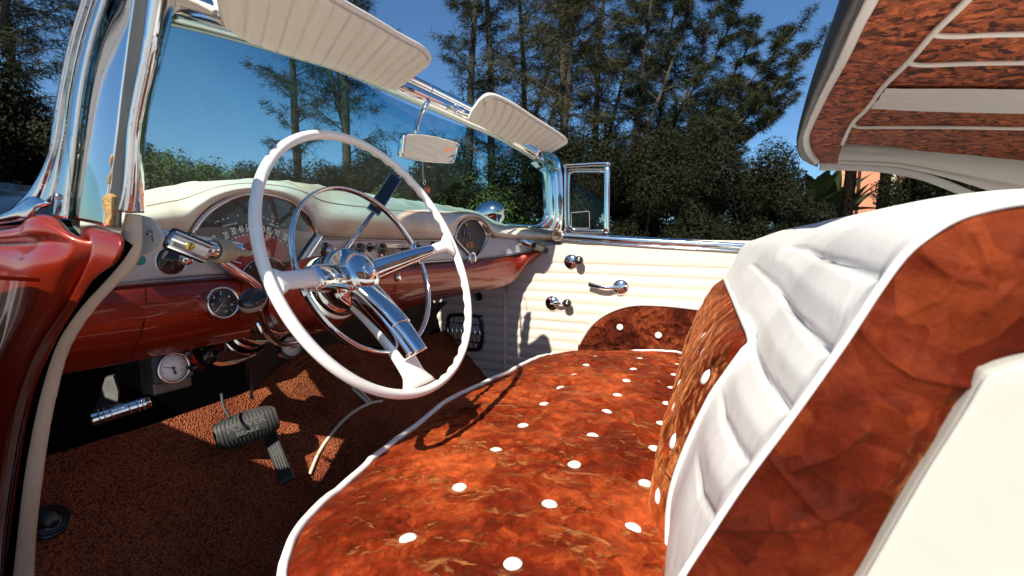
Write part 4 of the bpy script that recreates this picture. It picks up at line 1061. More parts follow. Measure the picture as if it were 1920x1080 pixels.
# glass
yb = lambda x: .64-.55*(abs(x)/.72)**6
rows = []
for j in range(13):
    v = j/12; row = []
    for i in range(61):
        x = -.72+1.44*i/60; yt = fH(x); zt = 1.392-.03*(x/.72)**2-.0
        if x < 0: zt -= .07*(x/.72)**2
        row.append(V((x, yb(x)*(1-v)+(yt+.014)*v+.03*math.sin(v*math.pi), 1.03*(1-v)+zt*v)))
    rows.append(row)
B().grid(rows).build('windscreen', 'windglass', car)
B().tube([r+V((0, -.004, .006)) for r in rows[0][5:-5]], .010, 8).build('windscreen_gasket', 'rubber', car)
# wiper / defroster lip seen through the glass
B().tube(even([P(392, 338, y=.60), P(480, 338, y=.66), P(560, 344, y=.68), P(602, 348, y=.68)], 20), .005, 8, flat=.6).build('wiper_blade', 'rubber', car)
# ================================================================ driver pillar
strips = [
 ('pillar_moulding', 'pitchrome', [(158, -30), (153, 0), (130, 70), (116, 130), (104, 190), (96, 240), (88, 290), (70, 330), (49, 363), (18, 392), (-12, 412)], [(180, -30), (175, 0), (154, 70), (139, 134), (129, 190), (122, 245), (112, 300), (104, 345), (98, 372), (92, 388), (60, 412)], .010),
 ('pillar_bead', 'pitchrome', [(180, -30), (175, 0), (154, 70), (139, 134), (129, 190), (122, 245), (112, 300), (104, 345), (95, 408)], [(205, -30), (200, 0), (178, 70), (163, 134), (154, 190), (147, 245), (140, 310), (134, 360), (130, 410)], .011),
 ('pillar_plate', 'chrome', [(205, -30), (200, 0), (178, 70), (163, 134), (154, 190), (147, 245), (140, 310), (134, 360), (130, 410)], [(257, -30), (252, 0), (242, 70), (234, 134), (227, 190), (221, 245), (213, 310), (204, 360), (196, 424)], -.006),
 ('pillar_seal', 'rubber', [(257, -30), (252, 0), (242, 70), (234, 134), (227, 190), (221, 245), (213, 310), (208, 360), (206, 425)], [(290, -30), (286, 0), (278, 70), (269, 124), (258, 180), (245, 245), (238, 310), (232, 360), (227, 428)], .008),
 ('pillar_trim', 'pitchrome', [(290, -30), (286, 0), (278, 70), (269, 124), (258, 180), (247, 245), (243, 310), (238, 360), (229, 396)], [(322, -30), (318, 6), (307, 60), (293, 122), (277, 185), (267, 235), (262, 285), (261, 340), (261, 399)], .011)]
prevo = None
root_p = None
for nm, mt_, le, ri, bg in strips:
    x0 = -.715
    L3 = even([P(px, py, x=x0) for px, py in le], 60); R3 = even([P(px, py, x=x0+(.0 if nm != 'pillar_trim' else .02)) for px, py in ri], 60)
    rows = []
    for a, c in zip(L3, R3):
        t_ = (K-(a+c)/2).normalized(); row = []
        for k in range(17):
            u = k/16; h = math.sin(math.pi*u)**.6*bg
            if nm == 'pillar_moulding': h = bg*(math.sin(math.pi*min(1, u*1.6))**.7 if u < .6 else .35*math.sin(math.pi*(u-.6)/.4)**.6)
            if nm == 'pillar_plate': h = -.004-.006*math.sin(math.pi*u)
            row.append(a.lerp(c, u)+t_*h)
        rows.append(row)
    o = B().grid(rows).build(nm if root_p else 'driver_pillar', mt_, root_p if root_p else car, solid=.004)
    if not root_p: root_p = o
B().tube(even([P(px, py, x=-.713) for px, py in [(212, 290), (208, 320), (205, 345)]], 14), lambda u: .0012+.0008*math.sin(u*9), 6).build('foam_strip', 'foam', root_p)
fo = [(192, 367), (203, 362), (211, 368), (207, 385), (209, 402), (203, 424), (194, 420), (196, 400), (190, 385)]
B().prism([P(px, py, x=-.722) for px, py in fo], V((.006, 0, 0))).build('foam_strip', 'foam', root_p, bevel=.001)
def screw(p, n, r, parent, mat='darkchrome'):
    n = V(n).normalized(); o = B().lathe(p, n, [(r*1.3, 0), (r*1.25, r*.3), (r, r*.45), (r*.6, r*.75), (0, r*.85)], 20).build('screw', mat, parent); a = n.orthogonal().normalized()
    B().box(p+n*r*.85, a*r*.6, n.cross(a)*r*.14, n*r*.12).build('screw_slot', 'void', parent); return o
screw(P(111, 369, x=-.727), K-P(111, 369, x=-.72), .0024, root_p)
# curved lower foot of the moulding
ft = [[P(px, py, x=-.725) for px, py in r] for r in [[(-30, 412), (10, 398), (35, 382), (60, 368), (92, 378)], [(-30, 420), (10, 410), (40, 402), (62, 398), (80, 388)], [(-30, 425), (10, 419), (44, 414), (56, 420), (62, 416)]]]
B().grid(patch(ft, 30, 12, lambda u, v, p: .006*math.sin(v*math.pi))).build('moulding_foot', 'pitchrome', root_p, solid=.003)
# ================================================================ body at the driver side (cowl side and hinge pillar)
bt = [(-60, 428), (0, 424), (50, 420), (90, 409), (130, 418), (180, 424), (228, 434)]
bm_ = [(-80, 560), (-20, 570), (30, 575), (80, 575), (110, 570), (135, 560), (158, 545)]
rowsb = [[P(px, py, x=xx) for px, py in r] for r, xx in [(bt, -.70), ([(p[0], p[1]+12) for p in bt], -.722), ([(-62, 470), (0, 470), (50, 470), (95, 470), (140, 475), (180, 480), (214, 490)], -.726), (bm_, -.715), ([(-80, 700), (-40, 700), (-10, 700), (18, 690), (40, 690), (62, 680), (84, 670)], -.710), ([(-90, 860), (-60, 860), (-40, 850), (-15, 850), (5, 840), (22, 830), (42, 810)], -.705), ([(-100, 1150), (-80, 1150), (-60, 1150), (-40, 1150), (-25, 1150), (-12, 1150), (0, 1120)], -.70)]]
def bdisp(u, v, p):
    return .010*math.exp(-((u-.45)/.16)**2)*sm(0, .15, v)-.014*math.exp(-((u-.70)/.05)**2)*(1-sm(.5, .9, v))-.012*math.exp(-((v-.30)/.05)**2)*(1-sm(.5, .7, u))
B().grid(patch(rowsb, 70, 70, bdisp)).build('cowl_side_panel', 'paint', car, solid=.003)
B().tube(even([P(px, py, x=-.705) for px, py in [(62, 720), (42, 800), (24, 900), (10, 1000), (2, 1100)]], 30), .0022, 8).build('door_opening_trim', 'darkchrome', car)
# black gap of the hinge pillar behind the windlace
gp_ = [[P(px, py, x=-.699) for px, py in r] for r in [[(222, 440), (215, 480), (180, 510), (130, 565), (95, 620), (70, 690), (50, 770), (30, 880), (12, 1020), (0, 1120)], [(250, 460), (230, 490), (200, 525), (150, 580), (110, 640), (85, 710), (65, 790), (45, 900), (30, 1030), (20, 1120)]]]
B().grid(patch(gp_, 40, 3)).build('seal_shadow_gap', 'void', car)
# windlace
wl_ = [(250, 402), (249, 430), (247, 455), (238, 480), (222, 500), (200, 522), (170, 555), (140, 592), (112, 635), (92, 685), (78, 740), (66, 810), (54, 900), (42, 1000), (36, 1120)]
wrd = [15, 23, 24, 23, 24, 25, 26, 27, 26, 25, 25, 25, 25, 25, 26]
w3_ = even([P(px, py, x=-.683) for px, py in wl_], 120); wdc = cat([V((r, 0, 0)) for r in wrd], 120)
b = B(); rows = []
up_ = V((1, 0, 0))
for i, p in enumerate(w3_):
    t_ = (w3_[min(i+1, 119)]-w3_[max(i-1, 0)]).normalized(); a = (K-p); a = (a-t_*a.dot(t_)).normalized(); c = t_.cross(a)
    r_ = wdc[i].x*depth(p)/FPX*.92*(.87 if i < 60 else .82)
    wr_ = 1+.025*math.sin(i*.9)*noise.noise(V((i*.11, 0, 0)))*3*(1 if i < 70 else .25)
    rows.append([p+a*(math.cos(2*math.pi*k/20)*r_*.75*wr_)+c*(math.sin(2*math.pi*k/20)*r_*wr_) for k in range(20)])
b.grid(rows, True); wind = b.build('windlace', 'wind', car)
b = B()
for i in range(22, 112, 3):
    p = w3_[i]; q_ = w3_[i+2]; t_ = (q_-p).normalized(); a = (K-p); a = (a-t_*a.dot(t_)).normalized(); c = t_.cross(a); r_ = wdc[i].x*depth(p)/FPX*.85
    if c.z < 0 : c = -c
    c2 = c if True else -c
    s1 = -c if (c.y > 0) else c
    b.tube([p+a*r_*.62-s1*r_*.62*-1*-1, q_+a*r_*.62-s1*r_*.62], .00045, 5)
b.build('windlace_stitch', 'brownthread', wind)
b = B()
s1s = []
for i in range(20, 119):
    p = w3_[i]; t_ = (w3_[i+1]-w3_[i-1]).normalized(); a = (K-p); a = (a-t_*a.dot(t_)).normalized(); c = t_.cross(a)
    if c.y < 0: c = -c
    s1s.append(p+c*wdc[i].x*depth(p)/FPX*.98+a*.001)
b.tube(s1s, .0022, 8).build('windlace_lip', 'wind', wind)
# end plate of the dash with screw
ep = [(247, 404), (262, 403), (280, 408), (295, 422), (304, 438), (305, 450), (299, 463), (286, 474), (268, 480), (250, 484)]
plt_ = B().prism([P(px, py, x=-.655-.0*px) for px, py in ep], V((.004, .002, 0))).build('end_plate', 'button', car, bevel=.0015)
screw(P(281, 437, x=-.657), K-P(281, 437, x=-.655), .0028, plt_)
screw(P(200, 490, x=-.722), K-P(200, 490, x=-.70), .003, car).name = 'hinge_pillar_screw'

# ================================================================ visors
def visor(bot_, top_, a_dir, phi, pt, name, npl, th, skew=0):
    w_ = V((0, -math.cos(R(phi)), math.sin(R(phi)))); n_ = V(a_dir).cross(w_).normalized()
    pl = (V(pt), n_)
    Bp = even([P(px, py, pl=pl) for px, py in bot_], 40); Tp = even([P(px, py, pl=pl) for px, py in top_], 40)
    nd = n_ if n_.dot(K-V(pt)) > 0 else -n_
    nu, nv = 150, 40; rows_ = []; sides = []
    for j in range(nv):
        v = j/(nv-1); r_ = even([a.lerp(c, v) for a, c in zip(Bp, Tp)], nu); row = []
        for i, p in enumerate(r_):
            u = i/(nu-1); e_ = min(u/.05, (1-u)/.05, v/.1, (1-v)/.1, 1); e_ = max(0, e_)
            k = u*npl; g_ = abs(k-round(k))*2
            d = th*.5*math.sqrt(max(0, 1-(1-e_)**2))
            d -= .0045*math.exp(-(g_/.16)**2)*sm(0, .6, e_)-.0026*math.sin(math.pi*(k % 1))*sm(0, .6, e_)
            row.append((p, d))
        rows_.append(row)
    f_ = [[p+nd*d for p, d in r] for r in rows_]; bk = [[p-nd*abs(d) for p, d in r] for r in rows_]
    b_ = B(); b_.grid(f_); b_.grid(bk); o = b_.build(name, 'visor', car)
    rim = [r[0][0] for r in rows_]+[p for p, d in rows_[-1][2:]]+[r[-1][0] for r in rows_[::-1][1:]]
    B().tube(even(rim[::2], 160), .0058, 10).build('visor_binding', 'visor', o)
    ins_ = [p.lerp(sum(rim, V())/len(rim), .055)+nd*th*.52 for p in rim[::2]]
    B().tube(even(ins_, 120), .0007, 5).build('visor_stitching', 'stitch', o)
    return o
v1 = visor([(424, 50), (463, 76), (545, 103), (607, 121), (665, 142), (715, 162), (740, 166)], [(395, -110), (500, -75), (570, -38), (640, 4), (700, 38), (750, 68), (790, 90), (804, 106), (800, 120)], (1, .23, .08), 31, (-.25, .180, 1.357), 'sun_visor', 14, .018)
v2 = visor([(880, 223), (912, 243), (950, 264), (985, 283), (1014, 292), (1022, 290)], [(888, 205), (907, 182), (925, 179), (960, 195), (1000, 221), (1040, 246), (1060, 261), (1061, 268)], (1, -.2, -.03), 28, (.45, .175, 1.37), 'sun_visor', 13, .014)
# visor hardware
q_ = P(398, 42, y=.15)
hw_ = B().lathe(q_+V((0, 0, .03)), (.15, -.1, -1), [(.012, -.03), (.016, -.02), (.018, 0), (.0175, .015), (.014, .026), (.008, .032), (0, .034)], 28).build('visor_bracket', 'chrome', car)
B().tube(even([P(408, 36, y=.15), P(430, 46, y=.155), P(450, 52, y=.16)], 10), lambda u: .0105-.003*u, 14, flat=.8).build('bracket_arm', 'chrome', hw_)
B().tube(even([P(418, 44, y=.142), P(444, 53, y=.146)], 6), .0035, 8).build('bracket_insert', 'darkchrome', hw_)
B().tube([P(742, 158, y=.195), P(775, 170, y=.20)], .004, 10).build('visor_rod', 'darkchrome', hw_)
q_ = P(866, 208, y=.22); cl = B().lathe(q_, (.3, -1, .2), [(.012, -.01), (.014, 0), (.010, .006), (.005, .008), (0, .008)], 20).build('visor_catch', 'chrome', car)
B().tube(even([P(845, 200, y=.22), P(855, 205, y=.21), P(868, 212, y=.205), P(885, 217, y=.20)], 12), .004, 10).build('catch_arm', 'chrome', cl)
B().tube(even([P(850, 198, y=.22), P(856, 196, y=.21), P(860, 204, y=.205), P(852, 212, y=.21)], 12), .0025, 8).build('catch_hook', 'chrome', cl)
B().lathe(P(1014, 296, y=.115), (0, -.4, -1), [(.012, -.012), (.013, 0), (.010, .010), (.006, .018), (0, .02)], 20).build('visor_end_socket', 'chrome', cl)
# ================================================================ mirror
MY = .20
mq = [(755, 253), (775, 251), (810, 256), (852, 268), (855, 277), (853, 301), (847, 306), (800, 303), (765, 296), (756, 290), (754, 270)]
m3 = cat([P(px, py, y=MY-.025*((px-805)/100)) for px, py in mq], 80, True); mc = sum(m3, V())/80
for p in m3: p.y -= .21*(p.z-mc.z)
def shr(f, off_): return [mc+(p-mc)*f+V(off_) for p in m3+m3[:1]]
mir = B().grid([shr(.86, (0, .022, 0)), shr(.97, (0, .012, 0)), shr(1.0, (0, 0, 0)), shr(.99, (0, -.004, 0)), shr(.93, (0, -.004, 0)), shr(.92, (0, -.001, 0))]).build('rear_view_mirror', 'chrome', car)
bkc = B(); r_ = shr(.86, (0, .022, 0))[:-1]; bkc.add(r_, [tuple(range(80))]); bkc.build('mirror_back', 'darkchrome', mir)
r_ = shr(.93, (0, -.0015, 0))[:-1]; B().add(r_, [tuple(range(80))]).build('mirror_glass', 'mirror', mir, smooth=False)
flat_tube(even([P(780, 250, y=.215), P(783, 232, y=.222), P(790, 212, y=.225), P(803, 188, y=.228)], 20), lambda u: .0062, lambda u: .004, V((1, 0, .3))).build('mirror_stem', 'chrome', mir)
B().tube(even([P(803, 190, y=.205), P(796, 205, y=.21)], 5), .006, 10).build('stem_foot', 'chrome', mir)
B().tube(even([P(806, 157, y=.22), P(810, 160, y=.205), P(810, 172, y=.20), P(804, 186, y=.20), P(797, 188, y=.20)], 24), .0013, 8).build('retaining_wire', 'chrome', mir)
B().box(P(803, 309, y=.225), V((.008, 0, 0)), V((0, .005, 0)), V((0, 0, .006))).build('mirror_toggle', 'black', mir, bevel=.002)
# bead chain with ring hanging from the mirror
chn = bpy.data.objects.new('hanging_chain', None); COL.objects.link(chn); chn.location = (0, 0, 0)
tag(chn, 'small metal bead chain with a round charm hanging below the rear view mirror', 'chain')
cs_ = even([P(793, 303, y=.222), P(793, 320, y=.222), P(794, 338, y=.222)], 17); b = B()
for p in cs_: b.lathe(p-V((0, 0, .0018)), (0, 0, 1), [(0, 0), (.0016, .0006), (.0022, .0018), (.0016, .003), (0, .0036)], 10)
b.tube(cs_, .0006, 6); b.build('bead_chain', 'darkchrome', chn)
rp = P(796, 342, y=.222); B().tube([rp+XR*math.cos(R(a))*.005+ZU*math.sin(R(a))*.007 for a in range(0, 360, 20)], .0009, 6, closed=True).build('split_ring', 'chrome', chn)
B().lathe(P(801, 355, y=.222), (-.3, -1, 0), [(0, .003), (.009, .002), (.011, 0), (.009, -.002), (0, -.003)], 24).build('charm', 'copper', chn)
# ================================================================ spotlight handles
def spot_left():
    a = P(296, 444, y=.085); c = P(345, 452, y=.07); e = P(412, 466, y=.05)
    o = B().tube(even([a, P(330, 447, y=.09), P(400, 462, y=.09), P(448, 470, y=.09)], 20), lambda u: .0085+.0035*sm(.3, .9, u), 18).build('spotlight_handle', 'chrome', car)
    h0, h1 = P(322, 448, y=.052), P(386, 474, y=.045); d_ = (h1-h0).normalized(); n_ = (K-h0); n_ = (n_-d_*n_.dot(d_)).normalized(); s_ = d_.cross(n_)
    B().box((h0+h1)/2, d_*.022, s_*.0105, n_*.007).build('grip', 'darkchrome', o, bevel=.006)
    B().box((h0+h1)/2-n_*.001, d_*.0225, s_*.0125, n_*.005).build('grip_side', 'black', o, bevel=.005)
    for k in (-.0088, 0, .0088): B().box((h0+h1)/2+s_*k+n_*.0072, d_*.0195, s_*.0008, n_*.0004).build('grip_line', 'gaugewhite', o)
    sc = (h0+h1)/2-d_*.002+n_*.0075; B().lathe(sc, n_, [(.0046, 0), (.0046, .0012), (.0040, .0018), (0, .0018)], 24).build('grip_screw', 'gold', o)
    B().box(sc+n_*.002, d_*.0005, s_*.0034, n_*.0003).build('screw_slot', 'void', o)
    k0 = P(402, 469, y=.07); k1 = P(440, 473, y=.075); dd = (k1-k0).normalized()
    B().lathe(k0, dd, [(.006, -.016), (.0095, -.010), (.0105, -.003), (.0100, 0)], 28).build('knob_neck', 'chrome', o)
    B().lathe(k0, dd, [(.0110, 0), (.0142, .001), (.0150, .008), (.0145, .016), (.0115, .026), (.0065, .032), (.0048, .034), (.0042, .042), (.0052, .047), (.004, .052), (0, .053)], 32).build('trigger_knob', 'knobbeige', o)
spot_left()
def spot_right():
    a = P(984, 454, y=DY(.235)); c = P(1003, 461, y=a.y-.035)
    o = B().tube(even([a+V((.01, .04, 0)), a, c], 12), lambda u: .016-.006*u, 16).build('spotlight_handle', 'chrome', car)
    h0, h1 = P(1001, 460, y=a.y-.04), P(1034, 474, y=a.y-.06); d_ = (h1-h0).normalized(); n_ = (K-h0); n_ = (n_-d_*n_.dot(d_)).normalized(); s_ = d_.cross(n_)
    B().box((h0+h1)/2, d_*(h1-h0).length*.5, s_*.014, n_*.008).build('grip', 'darkchrome', o, bevel=.006)
    B().box((h0+h1)/2, d_*(h1-h0).length*.51, s_*.011, n_*.0095).build('grip_side', 'black', o, bevel=.004)
spot_right()
# spotlight lamp outside the windscreen on the passenger side
sp = P(930, 397, y=.50)
lampd = V((-.35, -.75, .25)).normalized()
sl = B().lathe(sp, lampd, [(.060, -.09), (.068, -.08), (.070, -.06), (.064, -.02), (.050, .015), (.030, .035), (.012, .044), (0, .046)], 40).build('spotlight_lamp', 'chrome', car)
B().tube(even([sp-lampd*.03+V((0, 0, -.05)), sp+V((-.02, -.05, -.10)), P(984, 440, x=.78)], 12), .008, 10).build('lamp_stalk', 'chrome', sl)
# ================================================================ half folded top
th_ = R(8); wq = V((0, -math.cos(th_), -math.sin(th_))); nq = V((1, 0, 0)).cross(wq).normalized(); PLT = (V((.62, -.80, 1.30)), nq)
def T(px, py, lift=0): return P(px, py, pl=PLT)+nq*(lift if nq.dot(K-PLT[0]) > 0 else -lift)
outer = [(1690, -240), (1650, -150), (1617, -75), (1586, 0), (1568, 39), (1545, 105), (1518, 175), (1500, 232), (1492, 268), (1497, 291), (1511, 303), (1534, 311)]
pipe_ = [(1750, -240), (1708, -150), (1668, -75), (1632, 0), (1611, 40), (1582, 105), (1545, 175), (1519, 232), (1513, 252), (1516, 275), (1524, 290), (1532, 300)]
o3 = even([T(*p_) for p_ in outer], 90); q3 = even([T(*p_) for p_ in pipe_], 90)
nv_ = nq if nq.dot(K-PLT[0]) > 0 else -nq
rows = []
for a, c in zip(o3, q3):
    rows.append([a.lerp(c, u)+nv_*(h+.0022*noise.noise(a*30+V((u*3, 0, 0)))) for u, h in [(0, -.05), (-.03, -.03), (0, -.008), (.15, .006), (.4, .012), (.7, .010), (.95, .002), (1.1, -.004)]])
topo = B().grid(rows).build('folding_top', 'topvinyl', car)
B().tube([c.lerp(a, .04)+nv_*.004 for a, c in zip(o3, q3)], .0085, 10).build('top_binding', 'white', topo)
seamp = [(1905, -110), (1855, -50), (1810, 0), (1751, 58), (1705, 111), (1658, 158), (1627, 200), (1598, 230), (1580, 268)]
s3 = even([T(*p_) for p_ in seamp], 90)
bcor = [(1532, 300), (1540, 304), (1571, 304), (1580, 268)]
lin = [q3, [a.lerp(c, .5)+nv_*.004 for a, c in zip(q3, s3)], s3]
# header velvet, strip between the binding and the diagonal seam
B().grid(patch([q3, s3], 90, 20, lambda u, v, p: .003*noise.noise(p*16))).build('headliner', 'liner', topo)
B().grid(patch([[T(1520, 280, .001), T(1528, 296, .001), T(1533, 306, .001)], [T(1550, 275, .001), T(1555, 290, .001), T(1555, 308, .001)], [T(1580, 266, .001), T(1575, 288, .001), T(1571, 308, .001)]], 12, 12)).build('headliner', 'liner', topo)
# main liner behind the seam
far = [(2350, -110), (2350, -50), (2350, 0), (2350, 60), (2350, 112), (2350, 165), (2350, 218), (2350, 250), (2350, 330)]
f3 = [T(*p_) for p_ in far]
rows = [even([T(*p_) for p_ in seamp], 60), even([T(1960, -110), T(1950, -50), T(1940, 0), T(1935, 59), T(1925, 113), T(1920, 162), T(1920, 209), T(1920, 240), T(1920, 300)], 60), even(f3, 60)]
B().grid(patch(rows, 60, 60, lambda u, v, p: .003*noise.noise(p*16))).build('headliner', 'liner', topo)
B().tube([p+nv_*.003 for p in s3], .0042, 8).build('liner_seam', 'linerwhite', topo)
for pp in [[(1751, 58), (1762, 62), (1800, 63), (1860, 60), (1920, 59), (2100, 56)], [(1705, 111), (1712, 116), (1740, 118), (1820, 115), (1920, 113), (2100, 110)], [(1601, 230), (1609, 236), (1650, 236), (1780, 236), (1920, 238), (2100, 240)]]:
    B().tube([p+nv_*.003 for p in even([T(*p_) for p_ in pp], 40)], .0036, 8).build('liner_piping', 'linerwhite', topo)
band = patch([[T(1662, 161, .004), T(1780, 161, .004), T(1920, 163, .004), T(2100, 165, .004)], [T(1648, 181, .005), T(1780, 183, .006), T(1920, 186, .006), T(2100, 190, .005)], [T(1631, 201, .004), T(1720, 205, .004), T(1920, 209, .004), T(2100, 212, .004)]], 60, 16, lambda u, v, p: .0028*math.sin(v*16+u*5)*math.exp(-u*5))
B().grid(band).build('liner_band', 'linerwhite', topo)
# side flap (quarter) hanging at the passenger rail
fl1 = [T(1580, 268), T(1680, 276), T(1790, 283), T(1920, 300), T(2080, 322)]
fl2 = [P(px, py, x=.60) for px, py in [(1571, 300), (1680, 305), (1780, 322), (1900, 345), (2060, 380)]]
fl1 = [P(px, py, x=.60) for px, py in [(1578, 268), (1680, 276), (1790, 283), (1920, 300), (2080, 322)]]
fl3 = [P(px, py, x=.60) for px, py in [(1572, 307), (1680, 313), (1780, 335), (1900, 372), (2060, 420)]]
B().grid(patch([fl1, [a.lerp(c, .5) for a, c in zip(fl1, fl2)], fl2], 60, 24, lambda u, v, p: .004*math.sin(v*3.1)+.0008*math.sin(v*11+u*2)*sm(.3, 1, 1-u), ev=True)).build('side_flap', 'linerwhite', topo)
B().grid(patch([fl2, fl3], 60, 8, lambda u, v, p: .003*math.sin(v*3.1))).build('side_flap', 'linerwhite', topo)
wsp = [(1537, 313), (1600, 313), (1660, 317), (1720, 328), (1760, 341), (1800, 357), (1850, 380)]
flat_tube(even([P(px, py, x=.63) for px, py in wsp], 50), .0105, .006, ZU).build('weather_strip', 'white', topo)
# outer skin of the top and its folded rear part, black
ring = lambda x0, zz: V((x0, 0, zz))
skin = []
for a, c in zip(o3, q3): skin.append([a-nv_*.05, a-nv_*.075+wq*.05, a-nv_*.085+wq*.3, a-nv_*.07+wq*.7, a-nv_*.03+wq*1.1])
B().grid(skin).build('top_skin', 'topvinyl', topo)

# ================================================================ outer body (seen in reflections and from the side)
def mirrorx(rows): return [[V((-p.x, p.y, p.z)) for p in r] for r in rows]
hood = []
for j in range(24):
    t_ = j/23; y = .72+1.75*t_; row = []
    for i in range(31):
        x = -.78+1.56*i/30; z = 1.015-.10*t_**2-.05*(abs(x)/.78)**3-.0*t_
        row.append(V((x, y-.14*(abs(x)/.78)**2*(1-t_), z+.012*math.exp(-(x/.10)**2))))
    hood.append(row)
B().grid(hood).build('hood', 'paint', car, solid=.01)
for s_ in (-1, 1):
    fen = []
    for j in range(40):
        t_ = j/39; y = .12+2.55*t_; top_ = .99-.06*t_; row = []
        arch = max(0, 1-((y-1.62)/.42)**2)**.5*.42 if abs(y-1.62) < .42 else 0
        for x, z in [(.74, top_), (.80, top_+.01), (.86, top_-.03), (.90, top_-.12), (.92, .70), (.915, max(.34, .34+arch*.9)), (.88, max(.30, .30+arch*.9))]: row.append(V((s_*x, y, z)))
        fen.append(row)
    B().grid(fen).build('front_fender', 'paint', car, solid=.004)
    qp = []
    for j in range(30):
        t_ = j/29; y = -1.0-1.75*t_; top_ = .99-.03*t_; arch = max(0, 1-((y+1.55)/.40)**2)**.5*.30 if abs(y+1.55) < .40 else 0; row = []
        for x, z in [(.62, top_), (.74, top_+.01), (.84, top_-.04), (.90, top_-.14), (.92, .68), (.90, .34+arch), (.86, .30+arch)]: row.append(V((s_*x, y, z)))
        qp.append(row)
    B().grid(qp).build('rear_quarter', 'paint', car, solid=.004)
    for y in (1.62, -1.55):
        w_ = B().lathe((s_*.72, y, .335), (s_, 0, 0), [(.20, .02), (.33, .02), (.335, .05), (.335, .13), (.32, .155), (.24, .165)], 40).build('wheel', 'rubber', car)
        B().lathe((s_*.72, y, .335), (s_, 0, 0), [(.24, .16), (.20, .15), (.19, .12), (.10, .13), (.07, .16), (0, .165)], 40).build('hubcap', 'chrome', w_)
do = []
for z, x in [(1.0, .80), (.98, .83), (.90, .88), (.70, .91), (.45, .90), (.32, .86)]: do.append([V((x, .12-1.12*i/10, z)) for i in range(11)])
B().grid(do).build('door_skin', 'paint', door, solid=.004)
# the driver's door, swung wide open just outside the frame
hd = V((-.835, .13, 0)); dd_ = V((-math.sin(R(66)), -math.cos(R(66)), 0)); dn_ = V((-dd_.y, dd_.x, 0)); dn_ = dn_ if dn_.y > 0 else -dn_
outer_ = []; inner_ = []
for z, o_ in [(1.0, .05), (.98, .09), (.90, .12), (.70, .14), (.45, .13), (.32, .10)]: outer_.append([hd+dd_*(1.12*i/10)+dn_*o_+V((0, 0, z)) for i in range(11)])
ddr = B().grid(outer_).build('driver_door', 'paint', car, solid=.004)
for j in range(40):
    z = .34+.62*j/39; outer_ = [hd+dd_*(.03+1.06*i/10)-dn_*(.004+dpl(0, z)*.8)+V((0, 0, z)) for i in range(11)]; inner_.append(outer_)
B().grid(inner_).build('door_panel', 'door', ddr)
B().add([hd+dn_*.1+V((0, 0, .34)), hd+V((0, 0, .34)), hd+V((0, 0, .97)), hd+dn_*.07+V((0, 0, .99))], [(0, 1, 2, 3)]).build('door_edge', 'paint', ddr, smooth=False)
B().tube([hd+dn_*.03+V((0, 0, 1.0)), hd+dd_*1.12+dn_*.03+V((0, 0, 1.0))], .02, 12, flat=.8).build('door_rail', 'chrome', ddr)
rock = [[V((-.70, y, .36)) for y in (.6, .2, -.3, -1.0)], [V((-.74, y, .37)) for y in (.6, .2, -.3, -1.0)], [V((-.86, y, .355)) for y in (.6, .2, -.3, -1.0)], [V((-.88, y, .26)) for y in (.6, .2, -.3, -1.0)]]
B().grid(rock).build('door_sill', 'darkchrome', car)
tr = []
for j in range(12):
    t_ = j/11; y = -1.9-1.0*t_; tr.append([V((x_*.7, y, 1.0-.10*t_**2-.04*abs(x_)**2)) for x_ in (-1, -.6, -.2, .2, .6, 1)])
B().grid(tr).build('trunk_lid', 'paint', car, solid=.01)
# rear seat and its floor
rs = [[V((x, -1.0, .42)) for x in (-.66, 0, .66)], [V((x, -1.05, .66)) for x in (-.66, 0, .66)], [V((x, -1.5, .64)) for x in (-.66, 0, .66)], [V((x, -1.62, .80)) for x in (-.66, 0, .66)], [V((x, -1.74, 1.0)) for x in (-.66, 0, .66)], [V((x, -1.9, 1.0)) for x in (-.66, 0, .66)]]
B().grid(patch(rs, 30, 40)).build('rear_seat', 'white', car)
# ================================================================ setting
def stu(o, k='structure'): o['kind'] = k; return o
def ground_mat():
    m, t, b_ = nt('concrete_pavement'); v = coords(t)
    f, _ = noise_(t, v, .6, 6, .65); g, _ = noise_(t, v, 40, 3, .6)
    o = ramp(t, math_(t, 'MULTIPLY_ADD', g, .3, math_(t, 'MULTIPLY', f, .7)), [(.35, (.30, .29, .27)), (.65, (.46, .44, .41))]); t.links.new(o, b_.inputs['Base Color']); b_.inputs['Roughness'].default_value = .9
    bump(t, b_, g, .3, .01); return m
g = B(); nn = 40
rows = [[V((-260+520*(i/nn), -260+520*(j/nn), 0)) for i in range(nn+1)] for j in range(nn+1)]
stu(B().grid(rows).build('ground', ground_mat()))
def grass_mat():
    m, t, b_ = nt('dry_grass'); v = coords(t); f, _ = noise_(t, v, 2, 6, .7)
    t.links.new(ramp(t, f, [(.35, (.03, .045, .015)), (.65, (.07, .085, .03))]), b_.inputs['Base Color']); b_.inputs['Roughness'].default_value = .95; bump(t, b_, f, .6, .05); return m
def gp(px, dist):
    """ground point under a bearing of the photograph"""
    v = FW+RT*((px-960)/FPX); v.z = 0; v.normalize(); return V((K.x, K.y, 0))+v*dist
verge = []
for k in range(60):
    px = -900+k*60; verge.append((gp(px, 10.5)+V((0, 0, .004)), gp(px, 45)+V((0, 0, .02))))
stu(B().grid([[a for a, c in verge], [c for a, c in verge]]).build('grass_verge', grass_mat()))
